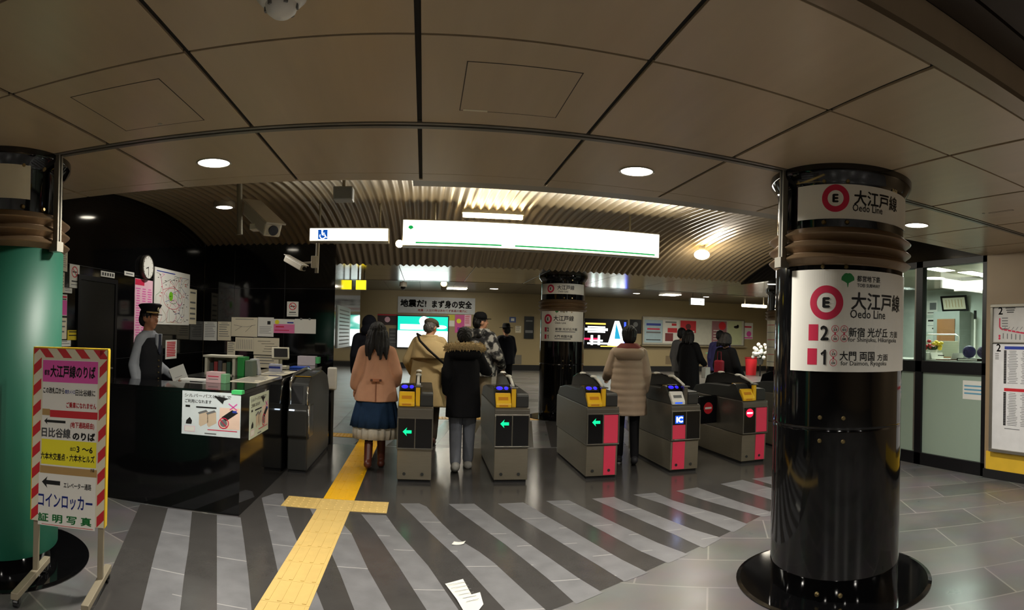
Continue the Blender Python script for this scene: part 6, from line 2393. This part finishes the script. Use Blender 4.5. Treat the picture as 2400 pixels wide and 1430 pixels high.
for i in range(420):
    k = rnd.randrange(1, 16)
    p = path[k].lerp(path[k - 1], rnd.random())
    d = Vector((rnd.gauss(0, 1), rnd.gauss(0, 1), rnd.gauss(0, 1))).normalized()
    b.lathe([(.011, 0), (.006, .022), (.0005, .040)], FUR, 4, Matrix.Translation(p + d * .028) @ (d + Vector((0, 0, -.3))).to_track_quat('Z', 'Y').to_matrix().to_4x4(), closed=False)
b.done('fur_trim', h.o, label='tan fur trim of the hood')

# --- camouflage jacket
CAMO = camo_mat()
h = Human('tall man in a camouflage jacket and black cap looking sideways beyond the gates', .84, 8.72, -38, 1.80, head_yaw=-38, pose=dict(
    elL=(-.29, .0, 1.12), wrL=(-.25, .16, .98), elR=(.29, .0, 1.12), wrR=(.25, .18, .98), anL=(-.1, -.12, .1), anR=(.1, .14, .085)))
h.body()
h.coat(CAMO, .84, .235, .175, 'jacket', sleeve=(.095, .085, .062), chest=(.235, .165), fold=.03)
b = B()
b.loft([(1.36, 0, -.01, .17, .13), (1.44, 0, -.015, .165, .135), (1.50, 0, -.015, .13, .11)], CAMO, 40, lambda a, z: 1 + .04 * math.sin(9 * a))
b.done('scarf_collar', h.o, smooth=True)
h.trousers(cloth('beige_trousers', (150, 136, 112)))
h.shoes(M('shoe_cream', (190, 178, 156), .6), None)
h.hair(vol=.98)
b = B()
b.lathe([(.0, 1.735), (.04, 1.733), (.075, 1.715), (.093, 1.68), (.096, 1.63), (.088, 1.63)], BLACKC, 32, Matrix.Translation((0, -.01, 0)), closed=False)
b.prism([(-.065, .06), (-.05, .13), (0, .155), (.05, .13), (.065, .06)], 1.632, 1.640, BLACKC, 'z')
h.at_head(b, 'cap')

# --- man in a brimmed hat, far
h = Human('distant man in a dark coat and brimmed hat standing beyond the gates', 1.93, 13.8, 25, 1.74, pose=dict(anL=(-.1, .02, .085), anR=(.1, .0, .085), elL=(-.24, .03, 1.12), wrL=(-.16, .18, 1.0)))
h.body()
h.coat(NAVYC, .80, .225, .17, 'jacket', sleeve=(.085, .075, .058), chest=(.22, .155))
h.trousers(BLACKC, 1.0)
h.shoes(M('shoe_black', (16, 16, 16), .4), None)
h.hair(vol=.97)
b = B()
b.lathe([(.0, 1.745), (.07, 1.74), (.09, 1.70), (.095, 1.645), (.16, 1.640), (.16, 1.632), (.085, 1.634)], BLACKC, 32, Matrix.Translation((0, -.005, 0)), closed=False)
h.at_head(b, 'hat')

# --- beige puffer coat
PUF = M('puffer_beige', (176, 154, 130), .6, 0, .06, 10, .15, 30)
h = Human('person in a long quilted beige coat with a pink hood lining passing the gates', 2.395, 6.62, -17, 1.63, pose=dict(
    elL=(-.235, .03, 1.15), wrL=(-.265, .22, 1.06), elR=(.215, -.03, 1.13), wrR=(.215, .10, .92),
    knL=(-.09, .10, .48), anL=(-.09, .12, .085), knR=(.09, .02, .48), anR=(.09, -.14, .11)))
h.body()
h.coat(PUF, .62, .232, .19, sleeve=(.080, .074, .058), chest=(.190, .15), fold=.015, quilt=.085, voxel=.010)
b = B()
b.loft([(1.30, 0, -.10, .15, .075), (1.37, 0, -.11, .19, .12), (1.43, 0, -.07, .18, .13), (1.45, 0, -.04, .12, .09)], PUF, 32)
b.done('hood', h.o, smooth=True)
b = B()
b.loft([(1.40, 0, -.05, .15, .125), (1.46, 0, -.05, .145, .12), (1.50, 0, -.03, .10, .085)], cloth('hood_lining_pink', (150, 84, 80), .85), 32, lambda a, z: 1 + .04 * math.sin(6 * a))
b.done('hood_lining', h.o, smooth=True)
h.trousers(BLACKC, .85)
h.shoes(M('shoe_dark', (40, 40, 44), .6), M('sole_white', (200, 200, 196), .5), name='sneaker')
h.hair(vol=1.08)

# --- couple by the poster board
h = Human('walker in a light grey jacket partly behind the long black coat', 5.33, 11.42, -60, 1.73)
h.body()
h.coat(cloth('grey_jacket_cloth', (122, 122, 124)), .80, .22, .17, 'jacket', sleeve=(.085, .075, .06), chest=(.215, .155))
h.trousers(cloth('grey_trousers', (96, 96, 98)), 1.0)
h.shoes(M('shoe_black', (16, 16, 16), .4), None)
h.hair()
h = Human('person in a long black coat walking before the poster board with a white bag', 5.18, 10.75, -62, 1.68, pose=dict(elR=(.25, .04, 1.13), wrR=(.22, .24, 1.02)))
h.body()
h.coat(BLACKC, .42, .25, .21, sleeve=(.09, .078, .06), chest=(.215, .155))
h.trousers(BLACKC, .9)
h.shoes(M('shoe_black', (16, 16, 16), .4), None)
h.hair(long=.18, vol=1.05)
hd = h.o.matrix_basis @ Vector((.22, .30, .93))
wbg = thing('carrier_bag', 'white carrier bag held at the front of the long black coat', 'bag', (hd.x, hd.y, .72), R(-62))
B().prism([(-.09, 0), (.09, 0), (.085, .22), (-.085, .22)], -.05, .05, PAPER, 'x').done('bag_body', wbg, bevel=.006)
B().tube([(0, -.06, .22), (0, -.03, .30), (0, .03, .30), (0, .06, .22)], .005, PAPER, 6).done('handle', wbg)

# --- dark jacket with red bag, purple jacket
h = Human('person with dark bushy hair and black jacket carrying a red bag past the last gates', 5.02, 8.95, -75, 1.60, pose=dict(elR=(.27, .02, 1.12), wrR=(.26, .18, .92)))
h.body()
h.coat(BLACKC, .72, .24, .20, 'jacket', sleeve=(.09, .08, .062), chest=(.22, .165))
h.trousers(NAVYC, 1.0)
h.shoes(M('shoe_black', (16, 16, 16), .4), None)
h.hair(long=.12, vol=1.22)
rb = thing('red_bag', 'small red bag hanging at the back of the black jacket beyond the gates', 'bag', (4.80, 8.78, .82), R(-75))
B().box((-.09, -.05, 0), (.09, .05, .34), M('bag_red', (150, 24, 44), .6)).done('bag_body', rb, bevel=.03)
B().tube([(-.05, 0, .32), (-.04, 0, .48), (.04, 0, .48), (.05, 0, .32)], .008, M('bag_red_strap', (120, 20, 34), .6), 6).done('handle', rb)
h = Human('person in a violet jacket beside the stand under the poster board', 6.24, 11.4, -40, 1.70)
h.body()
h.coat(cloth('violet_cloth', (92, 88, 150)), .82, .22, .17, 'jacket', sleeve=(.085, .075, .06), chest=(.215, .155))
h.trousers(BLACKC, 1.0)
h.shoes(M('shoe_black', (16, 16, 16), .4), None)
h.hair()

# --- dark hooded figure in the passage
h = Human('dark hooded figure with a brown bag walking ahead of the peach coat in the passage', -.83, 9.0, 10, 1.72, lean=6)
h.body()
h.coat(NAVYC, .70, .24, .19, sleeve=(.095, .085, .062), chest=(.235, .17))
h.trousers(BLACKC, 1.0)
h.shoes(M('shoe_black', (16, 16, 16), .4), None)
h.hair(vol=.98)
b = B()
b.ball((0, -.03, 1.615), (.115, .12, .13), NAVYC, 20)
b.ball((0, -.06, 1.50), (.14, .12, .10), NAVYC, 20)
h.head_verts(b, 0)
me = solid(b, 'hood', h.o)
put(me, 'hood', h.o)
bb = thing('shoulder_bag', 'brown bag on the back of the dark hooded figure', 'bag', (h.o.location.x, h.o.location.y - .27, 1.0))
B().box((-.02, -.07, 0), (.26, .05, .34), M('bag_brown', (112, 84, 60), .6)).done('bag_body', bb, bevel=.03)
B().tube([(.0, .0, .33), (-.02, .06, .45), (.12, .08, .47), (.24, .03, .33)], .012, M('bag_brown', (112, 84, 60), .6), 8).done('strap', bb, smooth=True)

# --- station attendant behind the counter
SHIRT = cloth('shirt_grey', (150, 154, 160), .8, .2)
VEST = cloth('vest_black', (20, 21, 25), .75, .15)
h = Human('station attendant in black cap, grey shirt and dark waistcoat behind the counter', -2.72, 5.42, -99, 1.70, head_yaw=-6, head_pitch=-6, pose=dict(
    shL=(-.14, 0, 1.375), shR=(.14, 0, 1.375), elL=(-.185, -.01, 1.11), wrL=(-.15, .20, 1.0), elR=(.19, -.05, 1.11), wrR=(.19, .02, .86), anL=(-.1, .02, .085), anR=(.1, .0, .085), knR=(.1, .03, .48)))
SK2 = M('skin_tan', (176, 120, 88), .5, 0, .05, 20)
h.body(SK2)
h.coat(SHIRT, .96, .165, .125, 'shirt', sleeve=(.054, .050, .040), chest=(.160, .120), fold=.03)
b = B()
b.loft([(.90, 0, 0, .174, .135), (1.05, 0, 0, .166, .130), (1.2, 0, .002, .172, .136), (1.30, 0, .002, .172, .134), (1.38, 0, -.005, .14, .105), (1.42, 0, -.01, .10, .085)], VEST, 40)
b.done('waistcoat', h.o, smooth=True)
b = B()
b.prism([(-.055, 1.43), (.055, 1.43), (.045, 1.32), (.0, 1.22), (-.045, 1.32)], .118, .140, SHIRT, 'y')
vf = b.done('shirt_front', h.o, bevel=.008)
b = B()
b.prism([(-.018, 1.425), (.018, 1.425), (.014, 1.395), (.026, 1.25), (0, 1.215), (-.026, 1.25), (-.014, 1.395)], .138, .150, cloth('tie_slate', (52, 56, 70)), 'y')
b.done('tie', h.o, bevel=.003)
b = B()
b.loft([(1.405, 0, -.005, .085, .082), (1.455, 0, 0, .072, .072), (1.46, 0, 0, .062, .062)], SHIRT, 32)
b.done('collar', h.o, smooth=True)
for i in range(4):
    B().cyl((.012, .136, 1.16 - .06 * i), (.012, .146, 1.16 - .06 * i), .007, BRASS).done('button', h.o)
h.trousers(BLACKC, 1.0)
h.shoes(M('shoe_black', (16, 16, 16), .4), None)
h.hair(vol=.99)
b = B()
CAPB = cloth('cap_black', (14, 14, 17), .6, .1)
b.lathe([(.088, 1.635), (.094, 1.640), (.095, 1.675), (.118, 1.710), (.122, 1.722), (.10, 1.735), (.0, 1.742)], CAPB, 40, Matrix.Translation((0, -.005, 0)) @ Matrix.Translation((0, 0, 1.66)) @ Matrix.Rotation(R(7), 4, 'X') @ Matrix.Translation((0, 0, -1.66)), closed=False)
h.at_head(b, 'peaked_cap')
b = B()
b.prism([(-.078, .055), (-.066, .105), (-.03, .138), (0, .144), (.03, .138), (.066, .105), (.078, .055)], 1.632, 1.638, M('cap_peak', (10, 10, 11), .15), 'z')
h.at_head(b, 'cap_peak', smooth=False)
b = B()
b.lathe([(.0965, 1.645), (.0975, 1.648), (.0975, 1.656), (.0965, 1.659)], M('cap_band_gold', (176, 150, 96), .4, .5), 36, Matrix.Translation((0, -.005, 0)), a0=R(20), a1=R(160), closed=False)
b.ball((0, .103, 1.69), (.016, .008, .022), M('cap_badge', (200, 190, 160), .3, .6), 12)
h.at_head(b, 'cap_badge', smooth=False)
wr = h.o.matrix_basis @ (h.J['wrL'] + (h.J['wrL'] - h.J['elL']).normalized() * .12)
q = Matrix.Translation(wr) @ Matrix.Rotation(R(12), 4, 'Z') @ Matrix.Rotation(R(-22), 4, 'Y')
b = B()
b.box((-.06, -.003, -.10), (.10, .003, .16), PAPER, q)
b.box((-.03, -.0045, .02), (.07, -.003, .024), INKG, q).box((-.03, -.0045, .05), (.05, -.003, .054), INKG, q)
tag(b.done('paper_sheet'), 'white sheet of paper held by the station attendant', 'paper')
